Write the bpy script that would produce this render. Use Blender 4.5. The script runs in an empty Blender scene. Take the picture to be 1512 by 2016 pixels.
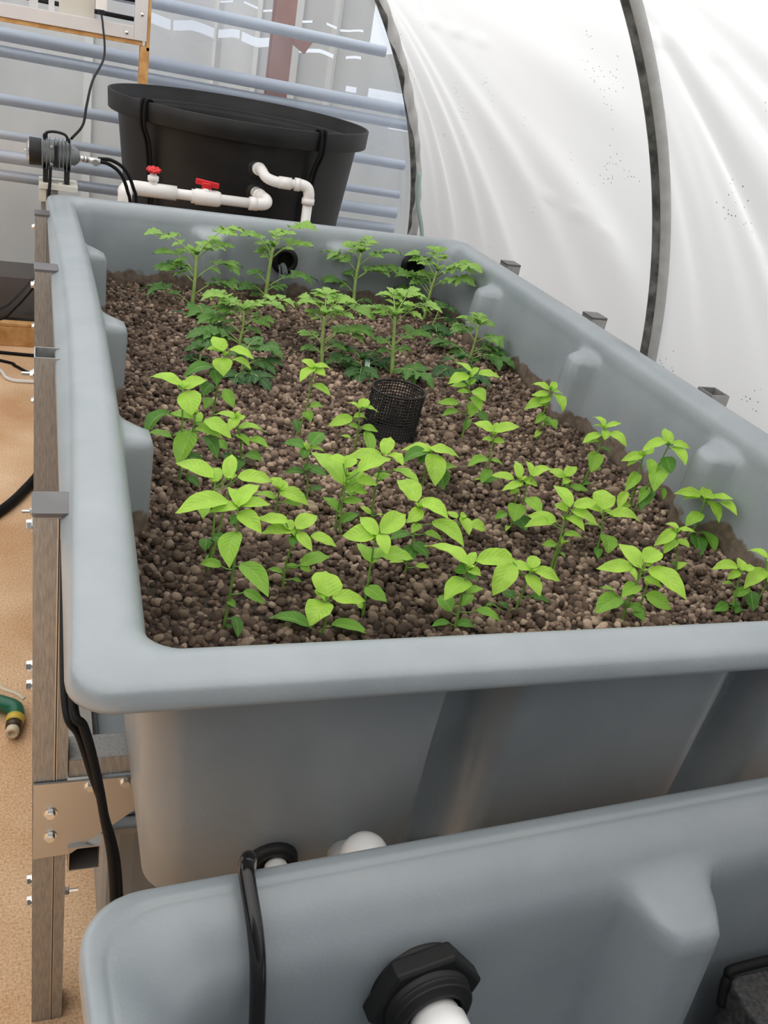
import bpy, bmesh, math, random
import numpy as np
from mathutils import Vector, Matrix, Euler
S = bpy.context.scene
COL = S.collection
PI = math.pi
# ------------------------------------------------------------------ camera
CAM = Vector((-0.0252, -0.6218, 0.5024))
FWD = Vector((0.35059, 0.822527, -0.447812))
RGT = Vector((0.936523, -0.306255, 0.170681))
UPV = Vector((-0.003246, 0.479225, 0.877686))
cd = bpy.data.cameras.new('camera')
cam = bpy.data.objects.new('camera', cd); COL.objects.link(cam)
m = Matrix((RGT, UPV, -FWD)).transposed().to_4x4(); m.translation = CAM
cam.matrix_world = m
cd.sensor_fit = 'VERTICAL'; cd.sensor_height = 32.0; cd.lens = 32.0 * 1836.7 / 2016
cd.clip_start = 0.01; cd.clip_end = 200
S.camera = cam
# ------------------------------------------------------------------ light
w = bpy.data.worlds.new('world'); S.world = w; w.use_nodes = True
nt = w.node_tree; nt.nodes.clear()
wo = nt.nodes.new('ShaderNodeOutputWorld'); bg = nt.nodes.new('ShaderNodeBackground')
tc = nt.nodes.new('ShaderNodeTexCoord'); dp = nt.nodes.new('ShaderNodeVectorMath'); dp.operation = 'DOT_PRODUCT'
dp.inputs[1].default_value = Vector((0.66, 0.52, 0.56)).normalized()      # brighter overhead and towards the open end
rp = nt.nodes.new('ShaderNodeValToRGB'); mr = nt.nodes.new('ShaderNodeMapRange'); mr.inputs[1].default_value = -1; mr.inputs[2].default_value = 1
nt.links.new(tc.outputs['Generated'], dp.inputs[0]); nt.links.new(dp.outputs['Value'], mr.inputs[0]); nt.links.new(mr.outputs[0], rp.inputs[0])
e = rp.color_ramp.elements; e.new(0.5); e.new(0.68)
for q, (p_, c_) in zip(e, ((0.25, (0.03, 0.03, 0.031)), (0.52, (0.3, 0.31, 0.32)), (0.75, (0.95, 0.98, 1.03)), (1.0, (1.3, 1.34, 1.4)))): q.position = p_; q.color = (*c_, 1)
nt.links.new(rp.outputs[0], bg.inputs['Color']); bg.inputs['Strength'].default_value = 1.0
nt.links.new(bg.outputs[0], wo.inputs['Surface'])
sd = bpy.data.lights.new('daylight', 'SUN'); sd.energy = 8.0; sd.angle = math.radians(45); sd.color = (0.97, 0.985, 1.0)
so = bpy.data.objects.new('daylight', sd); COL.objects.link(so)
so.rotation_euler = Vector((-0.3, -0.25, 0.92)).to_track_quat('Z', 'Y').to_euler()
S.view_settings.view_transform = 'Standard'; S.view_settings.look = 'None'
S.view_settings.gamma = 1; S.view_settings.use_curve_mapping = False
S.view_settings.exposure = -0.02
S.cycles.transparent_max_bounces = 12; S.cycles.max_bounces = 10; S.cycles.use_denoising = True
S.cycles.caustics_reflective = False; S.cycles.caustics_refractive = False
FLOOR = -0.882     # the bed's rim is z = 0
# ------------------------------------------------------------------ helpers
def wloc(o):
    v = Vector((0, 0, 0))
    while o is not None:
        v += o.location; o = o.parent
    return v
class MB:
    def __init__(self): self.v = []; self.f = []; self.sm = []; self.mi = []; self.uv = []; self.col = []; self.cm = 0
    def add(self, vs, fs, smooth=True, uv=None, col=None):
        n = len(self.v); self.v += [tuple(q) for q in vs]
        self.f += [tuple(i + n for i in q) for q in fs]; self.sm += [smooth] * len(fs); self.mi += [self.cm] * len(fs)
        self.uv += (uv if uv else [(0.0, 0.0)] * len(vs)); self.col += [(col if col is not None else 0.5)] * len(vs)
        return self
    def box(self, a, b, M=None):
        vs = [Vector((x, y, z)) for x in (a[0], b[0]) for y in (a[1], b[1]) for z in (a[2], b[2])]
        if M: vs = [M @ v for v in vs]
        return self.add(vs, [(0, 1, 3, 2), (4, 6, 7, 5), (0, 4, 5, 1), (2, 3, 7, 6), (0, 2, 6, 4), (1, 5, 7, 3)], False)
    def rbox(self, a, b, r, n=3, M=None):
        # box with rounded vertical edges
        x0, y0, z0 = a; x1, y1, z1 = b; pts = []
        for cx, cy, a0 in ((x1 - r, y1 - r, 0), (x0 + r, y1 - r, 90), (x0 + r, y0 + r, 180), (x1 - r, y0 + r, 270)):
            for k in range(n + 1):
                t = math.radians(a0 + 90 * k / n); pts.append((cx + r * math.cos(t), cy + r * math.sin(t)))
        return self.prism(pts, z0, z1, M)
    def prism(self, pts, z0, z1, M=None):
        k = len(pts); vs = [Vector((x, y, z0)) for x, y in pts] + [Vector((x, y, z1)) for x, y in pts]
        if M: vs = [M @ v for v in vs]
        self.add(vs, [(i, (i + 1) % k, k + (i + 1) % k, k + i) for i in range(k)], False)
        n = len(self.v) - 2 * k
        self.f += [tuple(n + i for i in reversed(range(k))), tuple(n + k + i for i in range(k))]; self.sm += [False] * 2; self.mi += [self.cm] * 2
        return self
    def tube(self, P, r, n=12, cap=True, smooth=True, flat=1.0):
        P = [Vector(q) for q in P]; R = r if isinstance(r, (list, tuple)) else [r] * len(P)
        vs = []; fs = []; T0 = (P[1] - P[0]).normalized()
        ref = Vector((0, 0, 1)) if abs(T0.z) < 0.9 else Vector((1, 0, 0))
        A = T0.cross(ref).normalized()
        for i, q in enumerate(P):
            T = (P[min(i + 1, len(P) - 1)] - P[max(i - 1, 0)]).normalized()
            A = (A - T * A.dot(T)).normalized(); B = T.cross(A)
            for k in range(n):
                t = 2 * PI * k / n; vs.append(q + (A * math.cos(t) + B * math.sin(t) * flat) * R[i])
        for i in range(len(P) - 1):
            for k in range(n):
                fs.append((i * n + k, i * n + (k + 1) % n, (i + 1) * n + (k + 1) % n, (i + 1) * n + k))
        self.add(vs, fs, smooth)
        if cap:
            o = len(self.v) - len(vs)
            self.f += [tuple(o + k for k in reversed(range(n))), tuple(o + (len(P) - 1) * n + k for k in range(n))]; self.sm += [False] * 2; self.mi += [self.cm] * 2
        return self
    def cyl(self, a, b, r, n=24, r2=None):
        return self.tube([a, b], [r, r if r2 is None else r2], n)
    def lathe(self, prof, c=(0, 0, 0), axis=(0, 0, 1), n=32, smooth=True):
        q = Vector(axis).to_track_quat('Z', 'Y'); c = Vector(c); vs = []; fs = []
        for r, z in prof:
            for k in range(n):
                t = 2 * PI * k / n; vs.append(c + q @ Vector((r * math.cos(t), r * math.sin(t), z)))
        for i in range(len(prof) - 1):
            for k in range(n): fs.append((i * n + k, i * n + (k + 1) % n, (i + 1) * n + (k + 1) % n, (i + 1) * n + k))
        return self.add(vs, fs, smooth)
def curve(pts, n=8):
    P = [Vector(q) for q in pts]; P = [P[0] * 2 - P[1]] + P + [P[-1] * 2 - P[-2]]; out = []
    for i in range(1, len(P) - 2):
        for k in range(n):
            t = k / n; a, b, c, d = P[i - 1:i + 3]
            out.append(0.5 * ((2 * b) + (c - a) * t + (2 * a - 5 * b + 4 * c - d) * t * t + (3 * b - a - 3 * c + d) * t ** 3))
    out.append(P[-2]); return out
def obj(name, mb, mats, parent=None, loc=None, bevel=0, subs=0):
    if parent is not None: base = wloc(parent); loc = Vector((0, 0, 0))
    else: loc = Vector(loc) if loc is not None else Vector((0, 0, 0)); base = loc
    me = bpy.data.meshes.new(name)
    me.from_pydata([tuple(Vector(v) - base) for v in mb.v], [], mb.f); me.update()
    me.polygons.foreach_set('use_smooth', mb.sm); me.polygons.foreach_set('material_index', mb.mi)
    for mt in (mats if isinstance(mats, (list, tuple)) else [mats]): me.materials.append(mt)
    if any(u != (0.0, 0.0) for u in mb.uv):
        ul = me.uv_layers.new(name='uv'); li = np.empty(len(me.loops), dtype=np.int32); me.loops.foreach_get('vertex_index', li)
        ul.data.foreach_set('uv', np.array(mb.uv, dtype=np.float32)[li].ravel())
        at = me.attributes.new('tone', 'FLOAT', 'POINT'); at.data.foreach_set('value', np.array(mb.col, dtype=np.float32))
    o = bpy.data.objects.new(name, me); COL.objects.link(o); o.location = loc
    if parent is not None: o.parent = parent
    if bevel:
        b = o.modifiers.new('bevel', 'BEVEL'); b.width = bevel; b.segments = 2; b.limit_method = 'ANGLE'
    if subs:
        b = o.modifiers.new('sub', 'SUBSURF'); b.levels = subs; b.render_levels = subs
    return o
def tag(o, label, cat, group=None, kind=None):
    o['label'] = label; o['category'] = cat
    if group: o['group'] = group
    if kind: o['kind'] = kind
    return o
def thing(name, loc, label, cat, group=None):
    o = bpy.data.objects.new(name, None); COL.objects.link(o); o.location = loc; o.empty_display_size = 0.02
    return tag(o, label, cat, group)
def struct(o, label=None):
    o['kind'] = 'structure'
    if label: o['label'] = label
    return o
# ------------------------------------------------------------------ materials
def mat(name, col, rough=0.5, metal=0.0, spec=0.5, **k):
    m = bpy.data.materials.new(name); m.use_nodes = True
    b = m.node_tree.nodes['Principled BSDF']; b.inputs['Base Color'].default_value = (*col, 1)
    b.inputs['Roughness'].default_value = rough; b.inputs['Metallic'].default_value = metal
    b.inputs['Specular IOR Level'].default_value = spec
    for a, v in k.items(): b.inputs[a.replace('_', ' ')].default_value = v
    return m
def N(m, t, **k):
    n = m.node_tree.nodes.new(t)
    for a, v in k.items():
        if a in n.inputs.keys(): n.inputs[a].default_value = v
        else: setattr(n, a, v)
    return n
def LK(m, a, b): m.node_tree.links.new(a, b)
def ramp(m, fac, stops):
    r = N(m, 'ShaderNodeValToRGB'); e = r.color_ramp.elements
    while len(e) < len(stops): e.new(0.5)
    for q, (p, c) in zip(e, stops): q.position = p; q.color = (*c, 1)
    LK(m, fac, r.inputs[0]); return r.outputs[0]
def BS(m): return m.node_tree.nodes['Principled BSDF']
def noise_mat(name, c0, c1, scale=5, rough=0.5, metal=0, detail=6, bump=0, bscale=None, stretch=None, lo=0.35, hi=0.65, spec=0.5):
    m = mat(name, c0, rough, metal, spec); t = N(m, 'ShaderNodeTexCoord'); src = t.outputs['Object']
    if stretch:
        mp = N(m, 'ShaderNodeMapping'); mp.inputs['Scale'].default_value = stretch; LK(m, src, mp.inputs[0]); src = mp.outputs[0]
    n = N(m, 'ShaderNodeTexNoise', Scale=scale, Detail=detail); LK(m, src, n.inputs['Vector'])
    LK(m, ramp(m, n.outputs['Fac'], [(lo, c0), (hi, c1)]), BS(m).inputs['Base Color'])
    if bump:
        n2 = N(m, 'ShaderNodeTexNoise', Scale=bscale or scale * 6, Detail=4); LK(m, src, n2.inputs['Vector'])
        bp = N(m, 'ShaderNodeBump', Strength=bump, Distance=0.002); LK(m, n2.outputs['Fac'], bp.inputs['Height']); LK(m, bp.outputs[0], BS(m).inputs['Normal'])
    return m
M_tank = noise_mat('grey_moulded_plastic', (0.255, 0.290, 0.311), (0.296, 0.329, 0.350), 9, 0.36, bump=0.12, bscale=260, spec=0.75)
M_galv = noise_mat('galvanised_steel', (0.33, 0.33, 0.32), (0.45, 0.45, 0.44), 420, 0.45, 0.6, bump=0.15, stretch=(1, 1, 0.12))
M_galvin = mat('galvanised_plate', (0.58, 0.57, 0.55), 0.38, 0.9)
M_bolt = mat('zinc_bolt', (0.78, 0.78, 0.76), 0.25, 1.0)
M_cap = noise_mat('black_plastic_cap', (0.10, 0.095, 0.098), (0.13, 0.125, 0.128), 20, 0.35)
M_black = noise_mat('black_moulded_plastic', (0.008, 0.008, 0.0085), (0.015, 0.015, 0.015), 12, 0.5, bump=0.1, spec=0.3)
M_rubber = mat('black_rubber', (0.008, 0.008, 0.008), 0.6, spec=0.15)
M_gloss = mat('glossy_black_tube', (0.012, 0.011, 0.012), 0.16)
M_pvc = mat('white_pvc', (0.82, 0.8, 0.77), 0.3)
M_pvc2 = mat('bright_white_pvc', (0.88, 0.88, 0.87), 0.3)
M_red = mat('red_plastic', (0.62, 0.02, 0.025), 0.35)
M_pump = noise_mat('cast_grey_alloy', (0.14, 0.155, 0.165), (0.2, 0.215, 0.22), 30, 0.45, 0.35)
M_silver = mat('bare_alloy', (0.6, 0.6, 0.6), 0.3, 0.9)
M_wood = noise_mat('pine_timber', (0.5, 0.25, 0.075), (0.68, 0.4, 0.16), 6, 0.55, stretch=(4, 4, 4), bump=0.1)
M_white = noise_mat('painted_white_metal', (0.60, 0.58, 0.58), (0.68, 0.66, 0.65), 4, 0.4)
M_whitewall = mat('weathered_white_board', (0.6, 0.57, 0.5), 0.6)
PEPPERS = [
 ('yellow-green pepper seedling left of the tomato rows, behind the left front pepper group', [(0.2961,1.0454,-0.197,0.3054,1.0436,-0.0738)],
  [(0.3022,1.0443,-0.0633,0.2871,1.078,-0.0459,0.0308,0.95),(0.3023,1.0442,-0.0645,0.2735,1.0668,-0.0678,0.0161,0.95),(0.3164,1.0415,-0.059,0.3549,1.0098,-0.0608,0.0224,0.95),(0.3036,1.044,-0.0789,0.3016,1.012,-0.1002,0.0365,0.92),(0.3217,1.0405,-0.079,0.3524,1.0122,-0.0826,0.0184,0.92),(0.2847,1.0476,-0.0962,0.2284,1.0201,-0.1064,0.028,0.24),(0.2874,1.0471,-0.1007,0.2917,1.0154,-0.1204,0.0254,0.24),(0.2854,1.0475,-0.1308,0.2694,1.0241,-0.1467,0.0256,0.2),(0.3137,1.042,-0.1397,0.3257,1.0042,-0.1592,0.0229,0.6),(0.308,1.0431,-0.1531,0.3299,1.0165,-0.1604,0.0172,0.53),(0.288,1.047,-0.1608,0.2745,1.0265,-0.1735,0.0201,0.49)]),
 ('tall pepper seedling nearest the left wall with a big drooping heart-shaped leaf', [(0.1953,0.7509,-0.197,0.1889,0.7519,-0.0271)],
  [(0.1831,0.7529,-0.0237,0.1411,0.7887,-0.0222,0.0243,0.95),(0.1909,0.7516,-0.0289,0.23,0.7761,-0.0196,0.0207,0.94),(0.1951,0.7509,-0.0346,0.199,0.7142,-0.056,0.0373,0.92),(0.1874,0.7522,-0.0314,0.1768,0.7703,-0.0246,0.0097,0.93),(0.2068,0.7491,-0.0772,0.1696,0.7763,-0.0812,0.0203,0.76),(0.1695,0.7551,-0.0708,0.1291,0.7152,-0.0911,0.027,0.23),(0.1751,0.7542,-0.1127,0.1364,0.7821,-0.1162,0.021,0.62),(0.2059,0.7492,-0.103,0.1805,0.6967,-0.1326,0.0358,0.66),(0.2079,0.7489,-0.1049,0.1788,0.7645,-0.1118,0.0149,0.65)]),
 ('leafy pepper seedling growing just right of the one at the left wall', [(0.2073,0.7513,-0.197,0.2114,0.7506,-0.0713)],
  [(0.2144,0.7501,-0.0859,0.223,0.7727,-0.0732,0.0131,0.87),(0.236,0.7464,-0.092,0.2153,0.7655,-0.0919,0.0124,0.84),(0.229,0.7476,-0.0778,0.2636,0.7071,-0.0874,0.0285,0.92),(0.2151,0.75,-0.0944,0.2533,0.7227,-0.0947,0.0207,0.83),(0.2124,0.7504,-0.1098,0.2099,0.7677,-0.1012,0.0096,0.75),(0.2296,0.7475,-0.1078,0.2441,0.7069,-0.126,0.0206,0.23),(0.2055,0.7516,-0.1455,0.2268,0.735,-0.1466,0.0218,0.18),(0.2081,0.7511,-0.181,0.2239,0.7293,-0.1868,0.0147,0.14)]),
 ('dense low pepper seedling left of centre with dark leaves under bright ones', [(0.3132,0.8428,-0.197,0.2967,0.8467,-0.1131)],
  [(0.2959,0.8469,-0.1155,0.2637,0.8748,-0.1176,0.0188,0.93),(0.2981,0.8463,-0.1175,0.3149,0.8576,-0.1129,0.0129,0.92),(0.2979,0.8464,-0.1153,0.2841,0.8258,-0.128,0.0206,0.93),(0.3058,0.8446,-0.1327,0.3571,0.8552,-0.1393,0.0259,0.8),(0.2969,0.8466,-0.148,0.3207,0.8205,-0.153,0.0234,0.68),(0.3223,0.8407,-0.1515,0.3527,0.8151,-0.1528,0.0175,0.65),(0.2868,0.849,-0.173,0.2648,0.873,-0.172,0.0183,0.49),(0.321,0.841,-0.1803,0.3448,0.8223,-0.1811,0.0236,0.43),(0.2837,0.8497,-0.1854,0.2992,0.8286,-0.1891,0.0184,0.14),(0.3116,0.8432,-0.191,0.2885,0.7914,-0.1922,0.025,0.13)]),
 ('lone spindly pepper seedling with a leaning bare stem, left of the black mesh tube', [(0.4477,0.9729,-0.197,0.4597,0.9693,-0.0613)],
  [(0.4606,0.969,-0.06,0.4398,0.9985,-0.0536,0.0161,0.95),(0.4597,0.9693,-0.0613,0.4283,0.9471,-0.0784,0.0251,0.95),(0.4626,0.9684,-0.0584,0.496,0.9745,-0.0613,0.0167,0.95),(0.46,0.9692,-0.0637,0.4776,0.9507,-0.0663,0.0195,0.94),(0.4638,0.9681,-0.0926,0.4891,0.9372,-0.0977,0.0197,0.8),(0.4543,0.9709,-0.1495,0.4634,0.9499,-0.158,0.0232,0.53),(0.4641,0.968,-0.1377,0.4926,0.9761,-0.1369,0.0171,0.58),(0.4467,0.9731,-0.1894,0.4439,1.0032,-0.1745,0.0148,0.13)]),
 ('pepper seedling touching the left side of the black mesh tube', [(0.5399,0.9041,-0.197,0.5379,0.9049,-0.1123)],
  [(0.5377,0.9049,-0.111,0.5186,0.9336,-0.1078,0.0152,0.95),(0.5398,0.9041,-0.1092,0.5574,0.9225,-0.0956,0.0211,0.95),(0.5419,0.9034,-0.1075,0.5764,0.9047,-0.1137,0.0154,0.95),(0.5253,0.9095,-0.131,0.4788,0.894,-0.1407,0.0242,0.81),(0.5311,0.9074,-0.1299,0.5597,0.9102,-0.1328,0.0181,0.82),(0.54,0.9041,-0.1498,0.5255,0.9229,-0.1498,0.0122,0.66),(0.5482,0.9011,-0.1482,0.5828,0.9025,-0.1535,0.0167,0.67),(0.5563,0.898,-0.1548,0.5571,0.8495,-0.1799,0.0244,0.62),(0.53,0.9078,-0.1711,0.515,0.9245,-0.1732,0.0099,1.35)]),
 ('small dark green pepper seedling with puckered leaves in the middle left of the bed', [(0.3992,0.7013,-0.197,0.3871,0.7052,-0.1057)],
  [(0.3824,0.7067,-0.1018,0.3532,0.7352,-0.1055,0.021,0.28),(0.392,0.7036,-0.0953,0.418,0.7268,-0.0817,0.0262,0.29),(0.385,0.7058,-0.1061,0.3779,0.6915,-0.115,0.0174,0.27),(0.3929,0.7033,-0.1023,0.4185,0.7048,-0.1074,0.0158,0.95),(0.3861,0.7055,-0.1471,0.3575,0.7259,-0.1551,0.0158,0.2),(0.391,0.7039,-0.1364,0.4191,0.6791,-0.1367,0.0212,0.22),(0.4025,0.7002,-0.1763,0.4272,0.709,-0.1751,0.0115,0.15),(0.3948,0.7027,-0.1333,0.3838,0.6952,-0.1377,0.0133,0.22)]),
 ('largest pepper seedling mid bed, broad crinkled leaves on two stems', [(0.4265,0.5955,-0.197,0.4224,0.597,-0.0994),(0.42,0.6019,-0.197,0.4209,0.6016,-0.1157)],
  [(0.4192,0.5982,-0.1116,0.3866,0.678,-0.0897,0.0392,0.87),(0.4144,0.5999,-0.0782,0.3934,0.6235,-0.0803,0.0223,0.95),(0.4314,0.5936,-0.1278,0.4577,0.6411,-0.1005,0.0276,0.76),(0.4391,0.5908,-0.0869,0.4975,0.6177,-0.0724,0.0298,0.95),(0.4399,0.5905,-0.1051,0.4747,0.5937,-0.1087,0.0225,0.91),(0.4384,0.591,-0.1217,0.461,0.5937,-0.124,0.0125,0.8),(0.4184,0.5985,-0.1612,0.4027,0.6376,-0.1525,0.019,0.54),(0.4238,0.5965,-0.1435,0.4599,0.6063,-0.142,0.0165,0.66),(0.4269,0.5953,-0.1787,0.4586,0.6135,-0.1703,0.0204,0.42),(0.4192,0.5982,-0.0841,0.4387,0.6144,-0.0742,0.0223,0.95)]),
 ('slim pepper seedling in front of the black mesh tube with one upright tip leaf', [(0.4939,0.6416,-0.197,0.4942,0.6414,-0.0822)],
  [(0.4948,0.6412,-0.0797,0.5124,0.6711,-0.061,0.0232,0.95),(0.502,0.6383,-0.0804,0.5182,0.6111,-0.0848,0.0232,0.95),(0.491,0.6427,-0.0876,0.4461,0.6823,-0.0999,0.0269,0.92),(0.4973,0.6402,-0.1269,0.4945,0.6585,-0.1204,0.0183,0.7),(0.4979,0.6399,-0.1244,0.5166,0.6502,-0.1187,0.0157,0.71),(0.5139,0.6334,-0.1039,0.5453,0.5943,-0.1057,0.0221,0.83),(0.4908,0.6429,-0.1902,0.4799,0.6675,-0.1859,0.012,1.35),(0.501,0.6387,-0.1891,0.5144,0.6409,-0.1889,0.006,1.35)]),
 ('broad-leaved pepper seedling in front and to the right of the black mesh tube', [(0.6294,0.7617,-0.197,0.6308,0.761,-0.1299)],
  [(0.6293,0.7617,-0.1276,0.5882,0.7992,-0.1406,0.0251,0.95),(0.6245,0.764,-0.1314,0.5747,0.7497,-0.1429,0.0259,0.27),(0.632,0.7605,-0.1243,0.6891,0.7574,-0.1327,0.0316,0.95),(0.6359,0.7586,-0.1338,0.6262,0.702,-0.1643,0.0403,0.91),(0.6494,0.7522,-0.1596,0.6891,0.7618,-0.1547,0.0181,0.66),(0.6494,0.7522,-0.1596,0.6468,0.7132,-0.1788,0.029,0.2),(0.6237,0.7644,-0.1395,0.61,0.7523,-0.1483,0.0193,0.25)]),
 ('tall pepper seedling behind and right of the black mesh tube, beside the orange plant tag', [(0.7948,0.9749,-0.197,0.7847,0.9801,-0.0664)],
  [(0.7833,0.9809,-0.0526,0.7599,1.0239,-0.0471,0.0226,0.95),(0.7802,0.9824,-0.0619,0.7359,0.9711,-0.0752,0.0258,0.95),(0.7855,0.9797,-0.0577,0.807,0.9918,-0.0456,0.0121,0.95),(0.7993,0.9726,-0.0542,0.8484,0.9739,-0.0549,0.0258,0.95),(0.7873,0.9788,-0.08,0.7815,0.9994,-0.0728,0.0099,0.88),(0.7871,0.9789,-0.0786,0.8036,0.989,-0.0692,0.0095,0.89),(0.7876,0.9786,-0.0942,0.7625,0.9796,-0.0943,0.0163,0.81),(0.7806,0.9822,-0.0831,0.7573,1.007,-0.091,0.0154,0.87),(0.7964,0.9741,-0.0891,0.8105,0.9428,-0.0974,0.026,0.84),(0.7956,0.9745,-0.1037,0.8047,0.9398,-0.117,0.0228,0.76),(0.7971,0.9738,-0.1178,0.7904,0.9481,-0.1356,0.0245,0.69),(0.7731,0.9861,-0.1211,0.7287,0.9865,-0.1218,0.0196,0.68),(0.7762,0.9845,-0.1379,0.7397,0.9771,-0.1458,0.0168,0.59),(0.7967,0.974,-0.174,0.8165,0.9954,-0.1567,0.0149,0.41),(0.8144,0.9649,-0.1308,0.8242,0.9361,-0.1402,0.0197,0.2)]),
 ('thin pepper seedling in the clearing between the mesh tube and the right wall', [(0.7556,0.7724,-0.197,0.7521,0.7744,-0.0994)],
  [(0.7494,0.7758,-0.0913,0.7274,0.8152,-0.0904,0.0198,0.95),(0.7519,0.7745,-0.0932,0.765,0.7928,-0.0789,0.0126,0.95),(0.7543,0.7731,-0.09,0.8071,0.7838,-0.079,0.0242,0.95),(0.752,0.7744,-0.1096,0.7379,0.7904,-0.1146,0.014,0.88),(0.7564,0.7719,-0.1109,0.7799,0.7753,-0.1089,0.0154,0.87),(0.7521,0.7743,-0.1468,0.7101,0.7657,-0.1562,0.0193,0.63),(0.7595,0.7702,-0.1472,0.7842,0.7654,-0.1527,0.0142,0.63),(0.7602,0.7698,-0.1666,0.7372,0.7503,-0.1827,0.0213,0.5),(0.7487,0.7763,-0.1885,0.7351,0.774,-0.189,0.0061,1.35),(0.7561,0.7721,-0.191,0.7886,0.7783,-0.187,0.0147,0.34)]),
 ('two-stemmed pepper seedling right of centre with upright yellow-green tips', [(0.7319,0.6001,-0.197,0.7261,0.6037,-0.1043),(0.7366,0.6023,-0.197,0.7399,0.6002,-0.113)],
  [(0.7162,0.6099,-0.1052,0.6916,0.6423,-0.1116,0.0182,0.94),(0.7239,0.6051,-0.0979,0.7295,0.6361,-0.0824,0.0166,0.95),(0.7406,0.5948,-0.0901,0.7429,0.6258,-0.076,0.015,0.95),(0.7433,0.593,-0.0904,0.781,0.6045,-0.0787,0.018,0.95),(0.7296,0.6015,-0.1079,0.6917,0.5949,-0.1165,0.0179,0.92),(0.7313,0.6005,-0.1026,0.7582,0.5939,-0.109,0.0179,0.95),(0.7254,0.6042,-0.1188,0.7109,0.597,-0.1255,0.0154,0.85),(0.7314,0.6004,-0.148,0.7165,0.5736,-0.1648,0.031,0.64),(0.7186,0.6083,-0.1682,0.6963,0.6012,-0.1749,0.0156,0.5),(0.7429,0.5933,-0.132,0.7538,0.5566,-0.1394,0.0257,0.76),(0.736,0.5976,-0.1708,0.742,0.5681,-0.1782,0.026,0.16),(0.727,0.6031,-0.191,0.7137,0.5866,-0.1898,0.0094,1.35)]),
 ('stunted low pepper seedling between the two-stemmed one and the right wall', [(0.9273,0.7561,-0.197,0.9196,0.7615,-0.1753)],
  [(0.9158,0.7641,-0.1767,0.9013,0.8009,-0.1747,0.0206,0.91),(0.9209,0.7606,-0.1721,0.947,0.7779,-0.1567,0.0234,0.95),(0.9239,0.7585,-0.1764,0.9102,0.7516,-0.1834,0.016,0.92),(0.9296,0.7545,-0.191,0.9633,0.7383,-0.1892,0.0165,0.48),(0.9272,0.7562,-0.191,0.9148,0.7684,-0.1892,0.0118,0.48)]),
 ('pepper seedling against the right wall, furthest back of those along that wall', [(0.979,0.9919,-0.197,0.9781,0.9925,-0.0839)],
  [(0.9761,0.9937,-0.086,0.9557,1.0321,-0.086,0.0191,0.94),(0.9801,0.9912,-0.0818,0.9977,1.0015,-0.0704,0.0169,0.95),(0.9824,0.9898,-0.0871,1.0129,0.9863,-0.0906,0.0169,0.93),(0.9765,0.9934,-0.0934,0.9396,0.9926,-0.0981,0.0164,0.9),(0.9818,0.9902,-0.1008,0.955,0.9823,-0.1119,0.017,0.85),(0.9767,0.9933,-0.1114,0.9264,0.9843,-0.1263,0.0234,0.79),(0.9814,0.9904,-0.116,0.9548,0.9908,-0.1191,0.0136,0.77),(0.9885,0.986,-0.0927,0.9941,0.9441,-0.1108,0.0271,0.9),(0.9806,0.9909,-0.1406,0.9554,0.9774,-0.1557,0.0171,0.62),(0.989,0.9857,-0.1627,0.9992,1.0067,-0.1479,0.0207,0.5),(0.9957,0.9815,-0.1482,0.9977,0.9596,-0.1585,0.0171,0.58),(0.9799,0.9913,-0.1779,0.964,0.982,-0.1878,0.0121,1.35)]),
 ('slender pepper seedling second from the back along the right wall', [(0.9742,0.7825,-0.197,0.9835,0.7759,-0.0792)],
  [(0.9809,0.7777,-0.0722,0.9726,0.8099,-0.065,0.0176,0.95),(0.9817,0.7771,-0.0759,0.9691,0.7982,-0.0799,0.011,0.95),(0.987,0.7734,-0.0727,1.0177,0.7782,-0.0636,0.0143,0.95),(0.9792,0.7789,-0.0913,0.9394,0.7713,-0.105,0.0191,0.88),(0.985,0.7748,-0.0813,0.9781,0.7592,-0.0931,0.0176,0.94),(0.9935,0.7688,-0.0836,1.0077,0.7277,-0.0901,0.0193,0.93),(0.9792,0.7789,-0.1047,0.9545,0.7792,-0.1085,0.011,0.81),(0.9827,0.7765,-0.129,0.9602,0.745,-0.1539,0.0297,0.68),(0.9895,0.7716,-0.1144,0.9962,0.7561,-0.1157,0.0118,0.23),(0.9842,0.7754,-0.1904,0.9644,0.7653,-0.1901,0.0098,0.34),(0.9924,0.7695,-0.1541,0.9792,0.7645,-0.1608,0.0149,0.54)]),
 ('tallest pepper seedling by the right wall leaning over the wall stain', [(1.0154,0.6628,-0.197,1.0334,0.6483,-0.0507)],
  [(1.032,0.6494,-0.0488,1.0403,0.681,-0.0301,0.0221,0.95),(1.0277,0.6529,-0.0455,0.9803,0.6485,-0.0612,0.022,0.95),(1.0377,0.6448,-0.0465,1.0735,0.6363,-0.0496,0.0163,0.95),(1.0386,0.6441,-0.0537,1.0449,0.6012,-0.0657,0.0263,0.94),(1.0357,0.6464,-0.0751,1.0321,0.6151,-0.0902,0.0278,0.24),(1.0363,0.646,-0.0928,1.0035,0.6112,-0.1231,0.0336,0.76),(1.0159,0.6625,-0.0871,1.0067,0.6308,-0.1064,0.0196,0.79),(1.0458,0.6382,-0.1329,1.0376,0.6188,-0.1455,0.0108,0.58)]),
 ('pepper seedling with yellowing lower leaves left of the tallest one by the right wall', [(1.0161,0.6754,-0.197,1.0117,0.6789,-0.0886)],
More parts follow.
